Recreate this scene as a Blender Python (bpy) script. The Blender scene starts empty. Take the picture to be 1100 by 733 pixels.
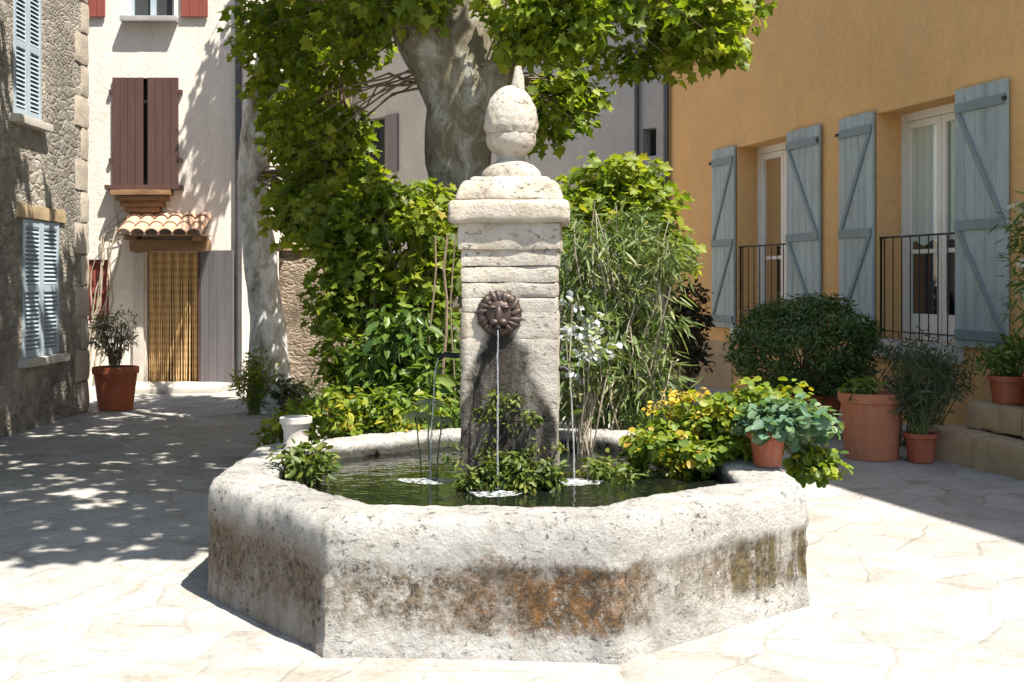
import bpy, bmesh, math, random
import numpy as np
from mathutils import Vector, noise as mn

random.seed(7)
RNG = np.random.default_rng(11)
PI = math.pi
scene = bpy.context.scene
COL = scene.collection

# ------------------------------------------------------------------ sun
SUN_EL, SUN_H = math.radians(62), Vector((0.72, -0.694))
TAN = math.tan(SUN_EL)

# ------------------------------------------------------------------ object helpers
def tag(o, label=None, cat=None, group=None, kind=None):
    if label: o['label'] = label
    if cat: o['category'] = cat
    if group: o['group'] = group
    if kind: o['kind'] = kind
    return o

def thing(name, label, cat, loc=(0, 0, 0), group=None):
    o = bpy.data.objects.new(name, None)
    o.empty_display_size = 0.2
    COL.objects.link(o)
    o.location = loc
    return tag(o, label, cat, group)

def base_of(o):
    v = Vector((0, 0, 0))
    while o:
        v += o.location
        o = o.parent
    return v

def fbm(p, octv=4):
    return mn.fractal(p, 1.0, 2.0, octv)

class M:
    """collects geometry (world coordinates through an optional frame)"""
    def __init__(s, frame=None):
        s.v, s.f, s.fr = [], [], frame
    def T(s, p):
        if s.fr is None: return tuple(p)
        o, u, n = s.fr
        return (o[0] + u[0] * p[0] + n[0] * p[1], o[1] + u[1] * p[0] + n[1] * p[1], o[2] + p[2])
    def add(s, vs, fs):
        b = len(s.v)
        s.v += [s.T(p) for p in vs]
        s.f += [tuple(i + b for i in f) for f in fs]
        return s
    def box(s, a, b):
        x0, y0, z0 = a; x1, y1, z1 = b
        vs = [(x0,y0,z0),(x1,y0,z0),(x1,y1,z0),(x0,y1,z0),(x0,y0,z1),(x1,y0,z1),(x1,y1,z1),(x0,y1,z1)]
        return s.add(vs, [(0,3,2,1),(4,5,6,7),(0,1,5,4),(1,2,6,5),(2,3,7,6),(3,0,4,7)])
    def rbox(s, c, size, seg=0.05, r=0.02, amp=0.01, freq=6, seed=0, low=0.0):
        """rounded, worn block"""
        h = [d / 2 for d in size]
        idx, vs, fs = {}, [], []
        n = [max(2, int(round(d / seg))) for d in size]
        def vert(i, j, k):
            key = (i, j, k)
            if key in idx: return idx[key]
            p = Vector([-h[a] + size[a] * t / n[a] for a, t in enumerate(key)])
            q = Vector([max(-h[a] + r, min(h[a] - r, p[a])) for a in range(3)])
            d = p - q
            if d.length > 1e-6: p = q + d.normalized() * r
            pn = Vector(c) + p + Vector((seed * 3.1, seed * 1.7, 0))
            dv = Vector((mn.noise(pn * freq), mn.noise(pn * freq + Vector((9, 3, 1))), mn.noise(pn * freq + Vector((2, 8, 5))))) * amp
            dv += mn.noise_vector(pn * 1.3) * low
            idx[key] = len(vs)
            vs.append(tuple(Vector(c) + p + dv))
            return idx[key]
        for a in range(3):
            b, e = (a + 1) % 3, (a + 2) % 3
            for side in (0, n[a]):
                for i in range(n[b]):
                    for j in range(n[e]):
                        q = []
                        for di, dj in ((0,0),(1,0),(1,1),(0,1)):
                            key = [0,0,0]; key[a] = side; key[b] = i + di; key[e] = j + dj
                            q.append(vert(*key))
                        fs.append(tuple(q if side else q[::-1]))
        return s.add(vs, fs)
    def tube(s, pts, rad, n=6, cap=True):
        pts = [Vector(p) for p in pts]
        if not hasattr(rad, '__len__'): rad = [rad] * len(pts)
        vs, fs = [], []
        ref = Vector((0.13, 0.31, 0.94))
        for i, p in enumerate(pts):
            t = (pts[min(i + 1, len(pts) - 1)] - pts[max(i - 1, 0)]).normalized()
            if abs(t.dot(ref)) > 0.97: ref = Vector((0.94, 0.1, 0.2))
            x = t.cross(ref).normalized(); y = t.cross(x)
            for k in range(n):
                a = 2 * PI * k / n
                vs.append(tuple(p + (x * math.cos(a) + y * math.sin(a)) * rad[i]))
        for i in range(len(pts) - 1):
            for k in range(n):
                k2 = (k + 1) % n
                fs.append((i*n+k, i*n+k2, (i+1)*n+k2, (i+1)*n+k))
        if cap:
            fs.append(tuple(range(n))[::-1]); fs.append(tuple((len(pts)-1)*n + k for k in range(n)))
        return s.add(vs, fs)
    def lathe(s, prof, c=(0,0,0), n=32, mod=None):
        vs, fs = [], []
        for i, (r, z) in enumerate(prof):
            for k in range(n):
                a = 2 * PI * k / n
                rr = r * (mod(a, z, i) if mod else 1)
                vs.append((c[0] + rr * math.cos(a), c[1] + rr * math.sin(a), c[2] + z))
        for i in range(len(prof) - 1):
            for k in range(n):
                k2 = (k + 1) % n
                fs.append((i*n+k, i*n+k2, (i+1)*n+k2, (i+1)*n+k))
        fs.append(tuple(range(n))[::-1]); fs.append(tuple((len(prof)-1)*n + k for k in range(n)))
        return s.add(vs, fs)
    def blob(s, c, r, n=10, amp=0.0, freq=5):
        r = (r, r, r) if not hasattr(r, '__len__') else r
        vs, fs = [], []
        for i in range(n + 1):
            th = PI * i / n
            for k in range(2 * n):
                a = PI * k / n
                d = Vector((math.sin(th) * math.cos(a), math.sin(th) * math.sin(a), math.cos(th)))
                w = 1 + amp * mn.noise(d * freq + Vector(c) * 3)
                vs.append(tuple(c[q] + d[q] * r[q] * w for q in range(3)))
        for i in range(n):
            for k in range(2 * n):
                k2 = (k + 1) % (2 * n)
                fs.append((i*2*n+k, (i+1)*2*n+k, (i+1)*2*n+k2, i*2*n+k2))
        return s.add(vs, fs)
    def wall(s, u0, u1, z0, z1, D, holes, back):
        """a facade at d=0 with openings (u0,u1,z0,z1) and reveals D deep, plus the body behind"""
        us = sorted({u0, u1} | {h[0] for h in holes} | {h[1] for h in holes})
        zs = sorted({z0, z1} | {h[2] for h in holes} | {h[3] for h in holes})
        def solid(i, j):
            if i < 0 or j < 0 or i >= len(us) - 1 or j >= len(zs) - 1: return False
            cu, cz = (us[i] + us[i+1]) / 2, (zs[j] + zs[j+1]) / 2
            return not any(h[0] < cu < h[1] and h[2] < cz < h[3] for h in holes)
        for i in range(len(us) - 1):
            for j in range(len(zs) - 1):
                if not solid(i, j): continue
                a, b, c, d = us[i], us[i+1], zs[j], zs[j+1]
                s.add([(a,0,c),(b,0,c),(b,0,d),(a,0,d)], [(0,1,2,3)])
                for (di, dj, q) in ((-1,0,(a,c,a,d)),(1,0,(b,c,b,d)),(0,-1,(a,c,b,c)),(0,1,(a,d,b,d))):
                    if not solid(i + di, j + dj):
                        s.add([(q[0],0,q[1]),(q[2],0,q[3]),(q[2],-D,q[3]),(q[0],-D,q[1])], [(0,1,2,3)])
        s.box((u0, -back, z0), (u1, -D, z1))
        return s
    def build(s, name, mat, parent=None, smooth=None, bevel=0, label=None, recalc=True):
        me = bpy.data.meshes.new(name)
        b = base_of(parent) if parent else Vector((0, 0, 0))
        me.from_pydata([(v[0]-b.x, v[1]-b.y, v[2]-b.z) for v in s.v], [], s.f)
        if recalc:
            bm = bmesh.new(); bm.from_mesh(me)
            bmesh.ops.recalc_face_normals(bm, faces=bm.faces[:])
            bm.to_mesh(me); bm.free()
        if smooth is not None:
            me.polygons.foreach_set('use_smooth', [True] * len(me.polygons))
            me.set_sharp_from_angle(angle=math.radians(smooth))
        me.materials.append(mat)
        o = bpy.data.objects.new(name, me)
        COL.objects.link(o)
        if parent: o.parent = parent
        if bevel:
            m = o.modifiers.new('bevel', 'BEVEL'); m.width = bevel; m.segments = 2; m.limit_method = 'ANGLE'
        if label: o['label'] = label
        return o

# ------------------------------------------------------------------ material helpers
class NT:
    def __init__(s, name):
        s.m = bpy.data.materials.new(name); s.m.use_nodes = True
        s.t = s.m.node_tree; s.t.nodes.clear()
        s.out = s.n('ShaderNodeOutputMaterial')
        s.tc = s.n('ShaderNodeTexCoord')
    def n(s, typ, **kw):
        nd = s.t.nodes.new(typ)
        for k, v in kw.items(): setattr(nd, k, v)
        return nd
    def l(s, a, b): s.t.links.new(a, b)
    def mapv(s, scale=(1,1,1), loc=(0,0,0), rot=(0,0,0)):
        m = s.n('ShaderNodeMapping'); m.inputs['Scale'].default_value = scale; m.inputs['Location'].default_value = loc
        m.inputs['Rotation'].default_value = rot
        s.l(s.tc.outputs['Object'], m.inputs['Vector']); return m.outputs[0]
    def noise(s, scale, detail=6, rough=0.6, vec=None, dist=0):
        t = s.n('ShaderNodeTexNoise'); t.inputs['Scale'].default_value = scale
        t.inputs['Detail'].default_value = detail; t.inputs['Roughness'].default_value = rough
        t.inputs['Distortion'].default_value = dist
        s.l(vec or s.tc.outputs['Object'], t.inputs['Vector']); return t.outputs['Fac']
    def voro(s, scale, feature='F1', vec=None, rand=1.0):
        t = s.n('ShaderNodeTexVoronoi', feature=feature); t.inputs['Scale'].default_value = scale
        t.inputs['Randomness'].default_value = rand
        s.l(vec or s.tc.outputs['Object'], t.inputs['Vector']); return t
    def ramp(s, fac, stops, interp='LINEAR'):
        r = s.n('ShaderNodeValToRGB'); e = r.color_ramp; e.interpolation = interp
        while len(e.elements) < len(stops): e.elements.new(0.5)
        for el, (p, c) in zip(e.elements, stops):
            el.position = p
            el.color = (c, c, c, 1) if not hasattr(c, '__len__') else (*c, 1)
        s.l(fac, r.inputs['Fac']); return r.outputs['Color']
    def mix(s, fac, a, b, mode='MIX'):
        m = s.n('ShaderNodeMix', data_type='RGBA', blend_type=mode)
        for sock, v in ((m.inputs[0], fac), (m.inputs[6], a), (m.inputs[7], b)):
            if hasattr(v, 'is_linked'): s.l(v, sock)
            elif hasattr(v, '__len__'): sock.default_value = (*v, 1)
            else: sock.default_value = v
        return m.outputs[2]
    def math(s, op, a, b=0.0, clamp=False):
        m = s.n('ShaderNodeMath', operation=op, use_clamp=clamp)
        for sock, v in ((m.inputs[0], a), (m.inputs[1], b)):
            if hasattr(v, 'is_linked'): s.l(v, sock)
            else: sock.default_value = v
        return m.outputs[0]
    def sep(s):
        x = s.n('ShaderNodeSeparateXYZ'); s.l(s.tc.outputs['Object'], x.inputs[0]); return x.outputs
    def bump(s, h, strength=0.5, dist=0.02, prev=None):
        b = s.n('ShaderNodeBump'); b.inputs['Strength'].default_value = strength; b.inputs['Distance'].default_value = dist
        s.l(h, b.inputs['Height'])
        if prev: s.l(prev, b.inputs['Normal'])
        return b.outputs[0]
    def done(s, color, rough=0.85, normal=None, metal=0.0, spec=0.3):
        p = s.n('ShaderNodeBsdfPrincipled')
        for sock, v in ((p.inputs['Base Color'], color), (p.inputs['Roughness'], rough)):
            if hasattr(v, 'is_linked'): s.l(v, sock)
            elif hasattr(v, '__len__'): sock.default_value = (*v, 1)
            else: sock.default_value = v
        p.inputs['Metallic'].default_value = metal
        p.inputs['Specular IOR Level'].default_value = spec
        if normal: s.l(normal, p.inputs['Normal'])
        s.l(p.outputs[0], s.out.inputs[0]); s.p = p
        return s.m

def mul(c, k): return tuple(min(1, x * k) for x in c)

def m_plaster(name, c, var=0.25, bumpd=0.01, dirt=(0.35, 0.3, 0.25), dirt_amt=0.3):
    t = NT(name)
    a = t.noise(0.9, 8, 0.65); b = t.noise(14, 8, 0.7)
    col = t.ramp(a, [(0.3, mul(c, 1 - var)), (0.7, mul(c, 1 + var * 0.5))])
    d = t.ramp(t.noise(1.7, 10, 0.75, t.mapv((1, 1, 0.35), (5, 3, 1))), [(0.5, 0.0), (0.75, 1.0)])
    col = t.mix(t.math('MULTIPLY', d, dirt_amt), col, dirt)
    stv = t.ramp(t.noise(5, 8, 0.7, t.mapv((1, 1, 0.06), (2, 6, 0))), [(0.5, 0.0), (0.72, 1.0)])
    col = t.mix(t.math('MULTIPLY', stv, dirt_amt * 0.5), col, mul(dirt, 0.8))
    col = t.mix(0.35, col, t.ramp(b, [(0.3, mul(c, 0.7)), (0.7, mul(c, 1.15))]))
    return t.done(col, 0.9, t.bump(b, 0.6, bumpd))

def m_plain(name, c, rough=0.6, var=0.2, scale=8, metal=0.0, bumpd=0.003, stretch=(1, 1, 1), spec=0.3, wear=None):
    t = NT(name)
    a = t.noise(scale, 8, 0.65, t.mapv(stretch))
    col = t.ramp(a, [(0.25, mul(c, 1 - var)), (0.75, mul(c, 1 + var))])
    if wear:
        w = t.ramp(t.noise(16, 10, 0.8, t.mapv((1, 1, 0.35), (4, 2, 7))), [(0.55, 0.0), (0.62, 0.7)])
        col = t.mix(w, col, wear)
    return t.done(col, rough, t.bump(a, 0.5, bumpd), metal, spec)

def m_rubble(name, cols, mortar, scale=4.5, stretch=(1, 1, 1.6), depth=0.03):
    t = NT(name)
    nz = t.n('ShaderNodeTexNoise'); nz.inputs['Scale'].default_value = 3.0; nz.inputs['Detail'].default_value = 4
    mp = t.mapv(stretch); t.l(mp, nz.inputs['Vector'])
    va = t.n('ShaderNodeVectorMath', operation='MULTIPLY_ADD'); t.l(nz.outputs['Color'], va.inputs[0])
    va.inputs[1].default_value = (0.28, 0.28, 0.28); t.l(mp, va.inputs[2])
    v1 = t.voro(scale, 'F1', va.outputs[0]); v2 = t.voro(scale, 'DISTANCE_TO_EDGE', va.outputs[0])
    w1 = t.voro(scale * 1.9, 'F1', va.outputs[0]); w2 = t.voro(scale * 1.9, 'DISTANCE_TO_EDGE', va.outputs[0])
    sel = t.ramp(t.noise(1.8, 3, 0.5, t.mapv((1, 1, 1), (3, 3, 8))), [(0.49, 0.0), (0.51, 1.0)])
    vc = t.mix(sel, v1.outputs['Color'], w1.outputs['Color'])
    vd = t.mix(sel, v2.outputs['Distance'], w2.outputs['Distance'])
    sx = t.n('ShaderNodeSeparateColor'); t.l(vc, sx.inputs[0])
    stone = t.ramp(sx.outputs[0], [(0.0, cols[0]), (0.4, cols[1]), (0.75, cols[2]), (1.0, cols[3])])
    fine = t.noise(25, 8, 0.7)
    stone = t.mix(0.5, stone, t.ramp(fine, [(0.3, 0.35), (0.7, 1.0)]), 'MULTIPLY')
    edge = t.ramp(vd, [(0.0, 0.0), (0.2, 1.0)])
    big = t.ramp(t.noise(1.1, 6, 0.6), [(0.35, 0.55), (0.65, 1.1)])
    col = t.mix(edge, t.mix(0.5, mortar, stone), stone)
    col = t.mix(1.0, col, big, 'MULTIPLY')
    h = t.math('ADD', t.math('MULTIPLY', edge, 0.6), t.math('MULTIPLY', fine, 1.0))
    return t.done(col, 0.95, t.bump(h, 0.9, depth))

def m_leaf(name, stops, trans=0.45, rough=0.5):
    t = NT(name)
    at = t.n('ShaderNodeAttribute'); at.attribute_name = 'tint'
    col = t.ramp(at.outputs['Fac'], stops)
    col = t.mix(0.3, col, t.ramp(t.noise(30, 3, 0.5), [(0.3, 0.45), (0.7, 1.2)]), 'MULTIPLY')
    p = t.n('ShaderNodeBsdfPrincipled'); t.l(col, p.inputs['Base Color']); p.inputs['Roughness'].default_value = rough
    p.inputs['Specular IOR Level'].default_value = 0.35
    tr = t.n('ShaderNodeBsdfTranslucent')
    t.l(t.mix(1.0, col, (1.25, 1.3, 0.45), 'MULTIPLY'), tr.inputs['Color'])
    mx = t.n('ShaderNodeMixShader'); mx.inputs[0].default_value = trans
    t.l(p.outputs[0], mx.inputs[1]); t.l(tr.outputs[0], mx.inputs[2]); t.l(mx.outputs[0], t.out.inputs[0])
    return t.m

# ---- ground
def make_ground_mat():
    t = NT('worn_pale_paving')
    nz = t.n('ShaderNodeTexNoise'); nz.inputs['Scale'].default_value = 0.9; nz.inputs['Detail'].default_value = 5
    mp = t.mapv((1, 1, 1), rot=(0, 0, 0.35)); t.l(mp, nz.inputs['Vector'])
    va = t.n('ShaderNodeVectorMath', operation='MULTIPLY_ADD'); t.l(nz.outputs['Color'], va.inputs[0])
    va.inputs[1].default_value = (0.5, 0.5, 0.0); t.l(mp, va.inputs[2])
    v1 = t.voro(2.6, 'F1', va.outputs[0], 0.95); v2 = t.voro(2.6, 'DISTANCE_TO_EDGE', va.outputs[0], 0.95)
    sx = t.n('ShaderNodeSeparateColor'); t.l(v1.outputs['Color'], sx.inputs[0])
    slab = t.ramp(sx.outputs[0], [(0, (0.26, 0.245, 0.22)), (0.5, (0.335, 0.32, 0.29)), (1, (0.38, 0.365, 0.335))])
    fine = t.noise(30, 10, 0.75); mid = t.noise(3.2, 10, 0.7)
    col = t.mix(0.45, slab, t.ramp(mid, [(0.32, (0.20, 0.165, 0.115)), (0.50, (0.345, 0.33, 0.30)), (0.8, (0.42, 0.405, 0.38))]))
    edge = t.ramp(v2.outputs['Distance'], [(0.0, 0.0), (0.05, 1.0)])
    patch = t.ramp(t.noise(0.9, 8, 0.7, t.mapv((1, 1, 1), (3, 7, 0))), [(0.44, 0.0), (0.66, 0.5)])
    joint = t.math('MULTIPLY', t.math('SUBTRACT', 1.0, edge), patch)
    col = t.mix(joint, col, (0.15, 0.125, 0.085))
    dirt = t.ramp(t.noise(1.1, 10, 0.72, t.mapv((0.5, 1.6, 1), (11, 2, 0))), [(0.54, 0.0), (0.72, 0.65)])
    col = t.mix(dirt, col, (0.185, 0.15, 0.095))
    col = t.mix(0.5, col, t.ramp(fine, [(0.32, 0.5), (0.54, 1.05)]), 'MULTIPLY')
    h = t.math('ADD', t.math('MULTIPLY', edge, 0.3), t.math('ADD', t.math('MULTIPLY', fine, 0.35), t.math('MULTIPLY', mid, 0.9)))
    return t.done(col, 0.9, t.bump(h, 0.8, 0.03))

def make_basin_mat():
    t = NT('weathered_limestone_basin')
    x, y, z = t.sep()
    mid = t.noise(7, 12, 0.78); fine = t.noise(38, 8, 0.7); big = t.noise(1.6, 6, 0.6)
    col = t.ramp(mid, [(0.30, (0.27, 0.24, 0.19)), (0.44, (0.50, 0.47, 0.415)), (0.64, (0.66, 0.64, 0.595))])
    # grey bloom
    col = t.mix(t.ramp(big, [(0.45, 0.0), (0.68, 0.5)]), col, (0.27, 0.265, 0.26))
    # weathering of the lower body
    zn = t.math('ADD', z, t.math('MULTIPLY', t.math('SUBTRACT', t.noise(3.4, 12, 0.8, t.mapv((1, 1, 1), (5, 5, 5))), 0.5), 0.46))
    low = t.ramp(zn, [(0.09, 0.0), (0.17, 1.0), (0.36, 1.0), (0.42, 0.0)])
    spots = t.ramp(t.noise(24, 12, 0.86, t.mapv((1, 1, 1), (4, 4, 4))), [(0.43, 0.0), (0.48, 1.0)])
    tan = t.ramp(t.noise(20, 12, 0.85, t.mapv((1, 1, 0.8), (9, 1, 3))), [(0.42, 0.1), (0.54, 0.9)])
    gaps = t.ramp(t.noise(2.6, 5, 0.6, t.mapv((1, 1, 0.6), (2, 8, 1))), [(0.36, 0.25), (0.50, 1.0)])
    low = t.math('MULTIPLY', low, gaps)
    col = t.mix(t.math('MULTIPLY', low, tan), col, (0.17, 0.12, 0.065))
    ar = t.ramp(t.math('MULTIPLY_ADD' if False else 'ADD', x, t.math('MULTIPLY', big, 0.6)), [(0.0, 0.0), (1.0, 1.0)])
    # rust patch grows from left of centre to the front-right corner
    xr = t.math('ADD', x, t.math('MULTIPLY', t.math('SUBTRACT', big, 0.5), 1.0))
    xm = t.n('ShaderNodeMapRange'); xm.inputs[1].default_value = -0.60; xm.inputs[2].default_value = 0.25; t.l(xr, xm.inputs[0])
    xmv = t.math('MULTIPLY', xm.outputs[0], t.math('SUBTRACT', 1.0, t.math('MULTIPLY', t.math('SUBTRACT', x, 0.44), 4.0, True)), True)
    rust = t.math('MULTIPLY', t.math('MULTIPLY', t.math('POWER', low, 0.6), spots), xmv)
    rc = t.ramp(t.noise(16, 12, 0.86, t.mapv((1, 1, 1), (1, 9, 2))), [(0.32, (0.018, 0.013, 0.006)), (0.44, (0.055, 0.032, 0.012)), (0.53, (0.17, 0.075, 0.016)), (0.60, (0.32, 0.15, 0.035)), (0.70, (0.36, 0.22, 0.07)), (0.8, (0.12, 0.085, 0.028))])
    col = t.mix(t.math('MULTIPLY', rust, 0.9), col, rc)
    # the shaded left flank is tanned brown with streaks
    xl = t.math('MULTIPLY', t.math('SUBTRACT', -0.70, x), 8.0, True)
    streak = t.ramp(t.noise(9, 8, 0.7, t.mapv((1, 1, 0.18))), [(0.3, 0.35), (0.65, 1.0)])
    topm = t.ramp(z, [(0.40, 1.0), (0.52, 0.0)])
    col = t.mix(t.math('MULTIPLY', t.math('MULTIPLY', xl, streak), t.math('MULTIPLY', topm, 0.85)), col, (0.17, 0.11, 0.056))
    # vertical mossy drips on the right flank
    xg = t.n('ShaderNodeMapRange'); xg.inputs[1].default_value = 0.75; xg.inputs[2].default_value = 1.20; t.l(x, xg.inputs[0])
    drip = t.ramp(t.noise(11, 5, 0.6, t.mapv((1, 1, 0.12), (2, 0, 5))), [(0.45, 0.0), (0.54, 1.0)])
    zz = t.ramp(z, [(0.1, 0.0), (0.16, 1.0), (0.36, 1.0), (0.42, 0.0)])
    col = t.mix(t.math('MULTIPLY', t.math('MULTIPLY', xg.outputs[0], drip), t.math('MULTIPLY', zz, 0.9)), col, t.ramp(t.noise(18, 10, 0.84), [(0.4, (0.04, 0.028, 0.006)), (0.52, (0.12, 0.085, 0.016)), (0.62, (0.20, 0.14, 0.04))]))
    # inner wall above the waterline: wet dark tone with foliage shade painted in
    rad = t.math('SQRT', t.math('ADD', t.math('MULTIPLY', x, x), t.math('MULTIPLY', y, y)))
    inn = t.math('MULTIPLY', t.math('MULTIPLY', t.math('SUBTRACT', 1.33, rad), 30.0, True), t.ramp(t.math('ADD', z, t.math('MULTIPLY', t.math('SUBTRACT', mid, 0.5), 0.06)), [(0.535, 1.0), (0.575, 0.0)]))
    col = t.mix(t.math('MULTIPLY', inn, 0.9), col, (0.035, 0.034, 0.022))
    # black pits
    pit = t.math('MULTIPLY', t.ramp(t.noise(30, 6, 0.68, t.mapv((1, 1, 1.2))), [(0.58, 0.0), (0.66, 1.0)]), t.ramp(t.noise(3.5, 4, 0.6, t.mapv((1, 1, 1), (8, 1, 1))), [(0.42, 0.0), (0.6, 1.0)]))
    lowd = t.ramp(t.noise(22, 10, 0.84, t.mapv((1, 1, 1), (14, 2, 6))), [(0.52, 0.0), (0.57, 1.0)])
    col = t.mix(t.math('MULTIPLY', t.math('MULTIPLY', low, lowd), 0.9), col, (0.055, 0.043, 0.026))
    col = t.mix(t.math('MULTIPLY', pit, 0.8), col, (0.05, 0.045, 0.04))
    h = t.math('ADD', t.math('MULTIPLY', mid, 1.2), t.math('SUBTRACT', t.math('MULTIPLY', fine, 0.6), t.math('MULTIPLY', pit, 0.8)))
    return t.done(col, 0.92, t.bump(h, 1.0, 0.05))

def make_pillar_mat():
    t = NT('limestone_pillar')
    x, y, z = t.sep()
    mid = t.noise(6, 10, 0.72); fine = t.noise(40, 8, 0.7)
    col = t.ramp(mid, [(0.30, (0.22, 0.175, 0.12)), (0.46, (0.42, 0.365, 0.285)), (0.72, (0.54, 0.50, 0.43))])
    wash = t.ramp(t.noise(2.2, 8, 0.7, t.mapv((1, 1, 0.5), (3, 1, 7))), [(0.45, 0.0), (0.65, 0.6)])
    col = t.mix(wash, col, (0.27, 0.255, 0.235))
    # wet arch below the spout: widens downward
    ax = t.math('ABSOLUTE', t.math('ADD', x, 0.0))
    nz = t.math('MULTIPLY', t.math('SUBTRACT', t.noise(4.5, 6, 0.6), 0.5), 0.22)
    hw = t.math('MULTIPLY', t.math('SUBTRACT', 1.34, z), 1.9, True)
    hw = t.math('ADD', t.math('MULTIPLY', hw, 0.235), 0.09)
    inside = t.math('SUBTRACT', t.math('ADD', hw, nz), ax)
    wet = t.ramp(inside, [(0.0, 0.0), (0.05, 1.0)])
    ztop = t.ramp(t.math('ADD', t.math('MULTIPLY', z, 0.5), t.math('MULTIPLY', nz, 0.3)), [(0.68, 1.0), (0.72, 0.0)])
    side = t.math('MULTIPLY', t.math('MULTIPLY', t.math('SUBTRACT', -0.235, t.math('ADD', x, -0.05)), 20.0, True), t.ramp(t.math('MULTIPLY', z, 0.5), [(0.70, 1.0), (0.85, 0.0)]))  # left side darkened as well: wet stone plus its shade put into the colour
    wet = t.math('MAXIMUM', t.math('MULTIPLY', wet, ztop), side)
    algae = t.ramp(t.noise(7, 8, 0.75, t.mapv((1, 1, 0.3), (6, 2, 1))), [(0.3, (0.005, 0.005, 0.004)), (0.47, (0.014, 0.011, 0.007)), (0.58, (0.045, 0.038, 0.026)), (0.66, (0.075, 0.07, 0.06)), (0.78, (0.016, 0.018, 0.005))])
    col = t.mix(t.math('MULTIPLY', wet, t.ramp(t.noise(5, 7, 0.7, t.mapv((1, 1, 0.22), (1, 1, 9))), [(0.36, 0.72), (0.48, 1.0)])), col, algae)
    rough = t.math('SUBTRACT', 0.92, t.math('MULTIPLY', wet, 0.2))
    pit = t.math('MULTIPLY', t.ramp(t.noise(24, 5, 0.62, t.mapv((1, 1, 1.6))), [(0.6, 0.0), (0.68, 1.0)]), t.ramp(t.noise(4, 4, 0.6, t.mapv((1, 1, 1), (8, 1, 1))), [(0.42, 0.0), (0.6, 1.0)]))
    col = t.mix(t.math('MULTIPLY', pit, 0.6), col, (0.07, 0.06, 0.05))
    h = t.math('ADD', mid, t.math('SUBTRACT', t.math('MULTIPLY', fine, 0.5), pit))
    return t.done(col, rough, t.bump(h, 1.0, 0.025))

def make_bark(name, cols, k=1.0):
    t = NT(name)
    mp = t.mapv((1, 1, 0.55))
    a = t.noise(5.5, 9, 0.68, mp, 0.6); f = t.noise(30, 8, 0.7, t.mapv((1, 1, 0.4)))
    col = t.ramp(a, [(0.38, cols[0]), (0.42, cols[1]), (0.50, cols[1]), (0.515, cols[2]), (0.575, cols[2]), (0.59, cols[3])])
    col = t.mix(0.45, col, t.ramp(f, [(0.3, 0.45), (0.7, 1.1)]), 'MULTIPLY')
    h = t.math('ADD', a, t.math('MULTIPLY', f, 0.5))
    return t.done(col, 0.9, t.bump(h, 0.8, 0.03))

MT = {}
MT['ground'] = make_ground_mat()
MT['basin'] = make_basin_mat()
MT['pillar'] = make_pillar_mat()
MT['ochre'] = m_plaster('ochre_render', (0.66, 0.385, 0.155), 0.16, 0.006, (0.47, 0.31, 0.18), 0.55)
MT['white_plaster'] = m_plaster('cream_lime_plaster', (0.74, 0.67, 0.59), 0.16, 0.02, (0.33, 0.26, 0.2), 0.45)
MT['grey_plaster'] = m_plaster('grey_plaster', (0.34, 0.33, 0.31), 0.2, 0.01, (0.22, 0.21, 0.2), 0.4)
MT['pale_stone'] = m_plaster('pale_dressed_stone', (0.50, 0.46, 0.40), 0.25, 0.012, (0.25, 0.22, 0.17), 0.4)
MT['tan_pale'] = m_plaster('pale_quoin_stone', (0.46, 0.40, 0.32), 0.3, 0.02, (0.28, 0.23, 0.17), 0.5)
MT['tan_stone'] = m_plaster('tan_block_stone', (0.44, 0.32, 0.19), 0.35, 0.02, (0.2, 0.15, 0.1), 0.5)
MT['rubble'] = m_rubble('rubble_masonry', [(0.27, 0.235, 0.185), (0.38, 0.335, 0.27), (0.46, 0.415, 0.345), (0.50, 0.465, 0.40)], (0.36, 0.32, 0.26), 6.0)
MT['brown_rubble'] = m_rubble('brown_rubble_masonry', [(0.26, 0.19, 0.13), (0.38, 0.29, 0.205), (0.46, 0.37, 0.275), (0.40, 0.33, 0.26)], (0.33, 0.26, 0.19), 9.0)
MT['shutter_blue'] = m_plain('grey_blue_shutter_paint', (0.31, 0.355, 0.345), 0.6, 0.25, 5, stretch=(1, 1, 0.15), wear=(0.20, 0.205, 0.185))
MT['shutter_line'] = m_plain('shadowed_brace_paint', (0.17, 0.215, 0.215), 0.55, 0.15, 6)  # darker shutter paint: shadow lines of the braces put into the colour
MT['pale_blue'] = m_plain('pale_blue_shutter_paint', (0.33, 0.39, 0.43), 0.6, 0.15, 6)
MT['brown_paint'] = m_plain('dark_brown_shutter_paint', (0.085, 0.047, 0.040), 0.55, 0.2, 6, stretch=(1, 1, 0.15))
MT['red_paint'] = m_plain('oxblood_paint', (0.22, 0.06, 0.045), 0.55, 0.2, 6, stretch=(1, 1, 0.15))
MT['grey_wood'] = m_plain('weathered_grey_wood', (0.135, 0.125, 0.128), 0.8, 0.25, 7, stretch=(1, 1, 0.1))
MT['wood'] = m_plain('old_brown_wood', (0.23, 0.135, 0.07), 0.75, 0.35, 8, stretch=(0.3, 1, 1))
MT['white_paint'] = m_plain('white_frame_paint', (0.70, 0.67, 0.61), 0.45, 0.06, 6)
MT['curtain'] = m_plain('net_curtain', (0.80, 0.82, 0.76), 0.9, 0.12, 5, stretch=(1, 1, 0.1))
MT['dark'] = m_plain('dark_recess', (0.02, 0.022, 0.024), 0.7, 0.3, 4)
MT['glass'] = NT('window_glass').done((0.05, 0.055, 0.055), 0.06, None, 0, 0.7)
MT['iron'] = m_plain('black_iron', (0.025, 0.023, 0.022), 0.5, 0.3, 20, 0.6)
MT['lead'] = m_plain('zinc_pipe', (0.10, 0.10, 0.105), 0.5, 0.25, 6, 0.5)
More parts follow.
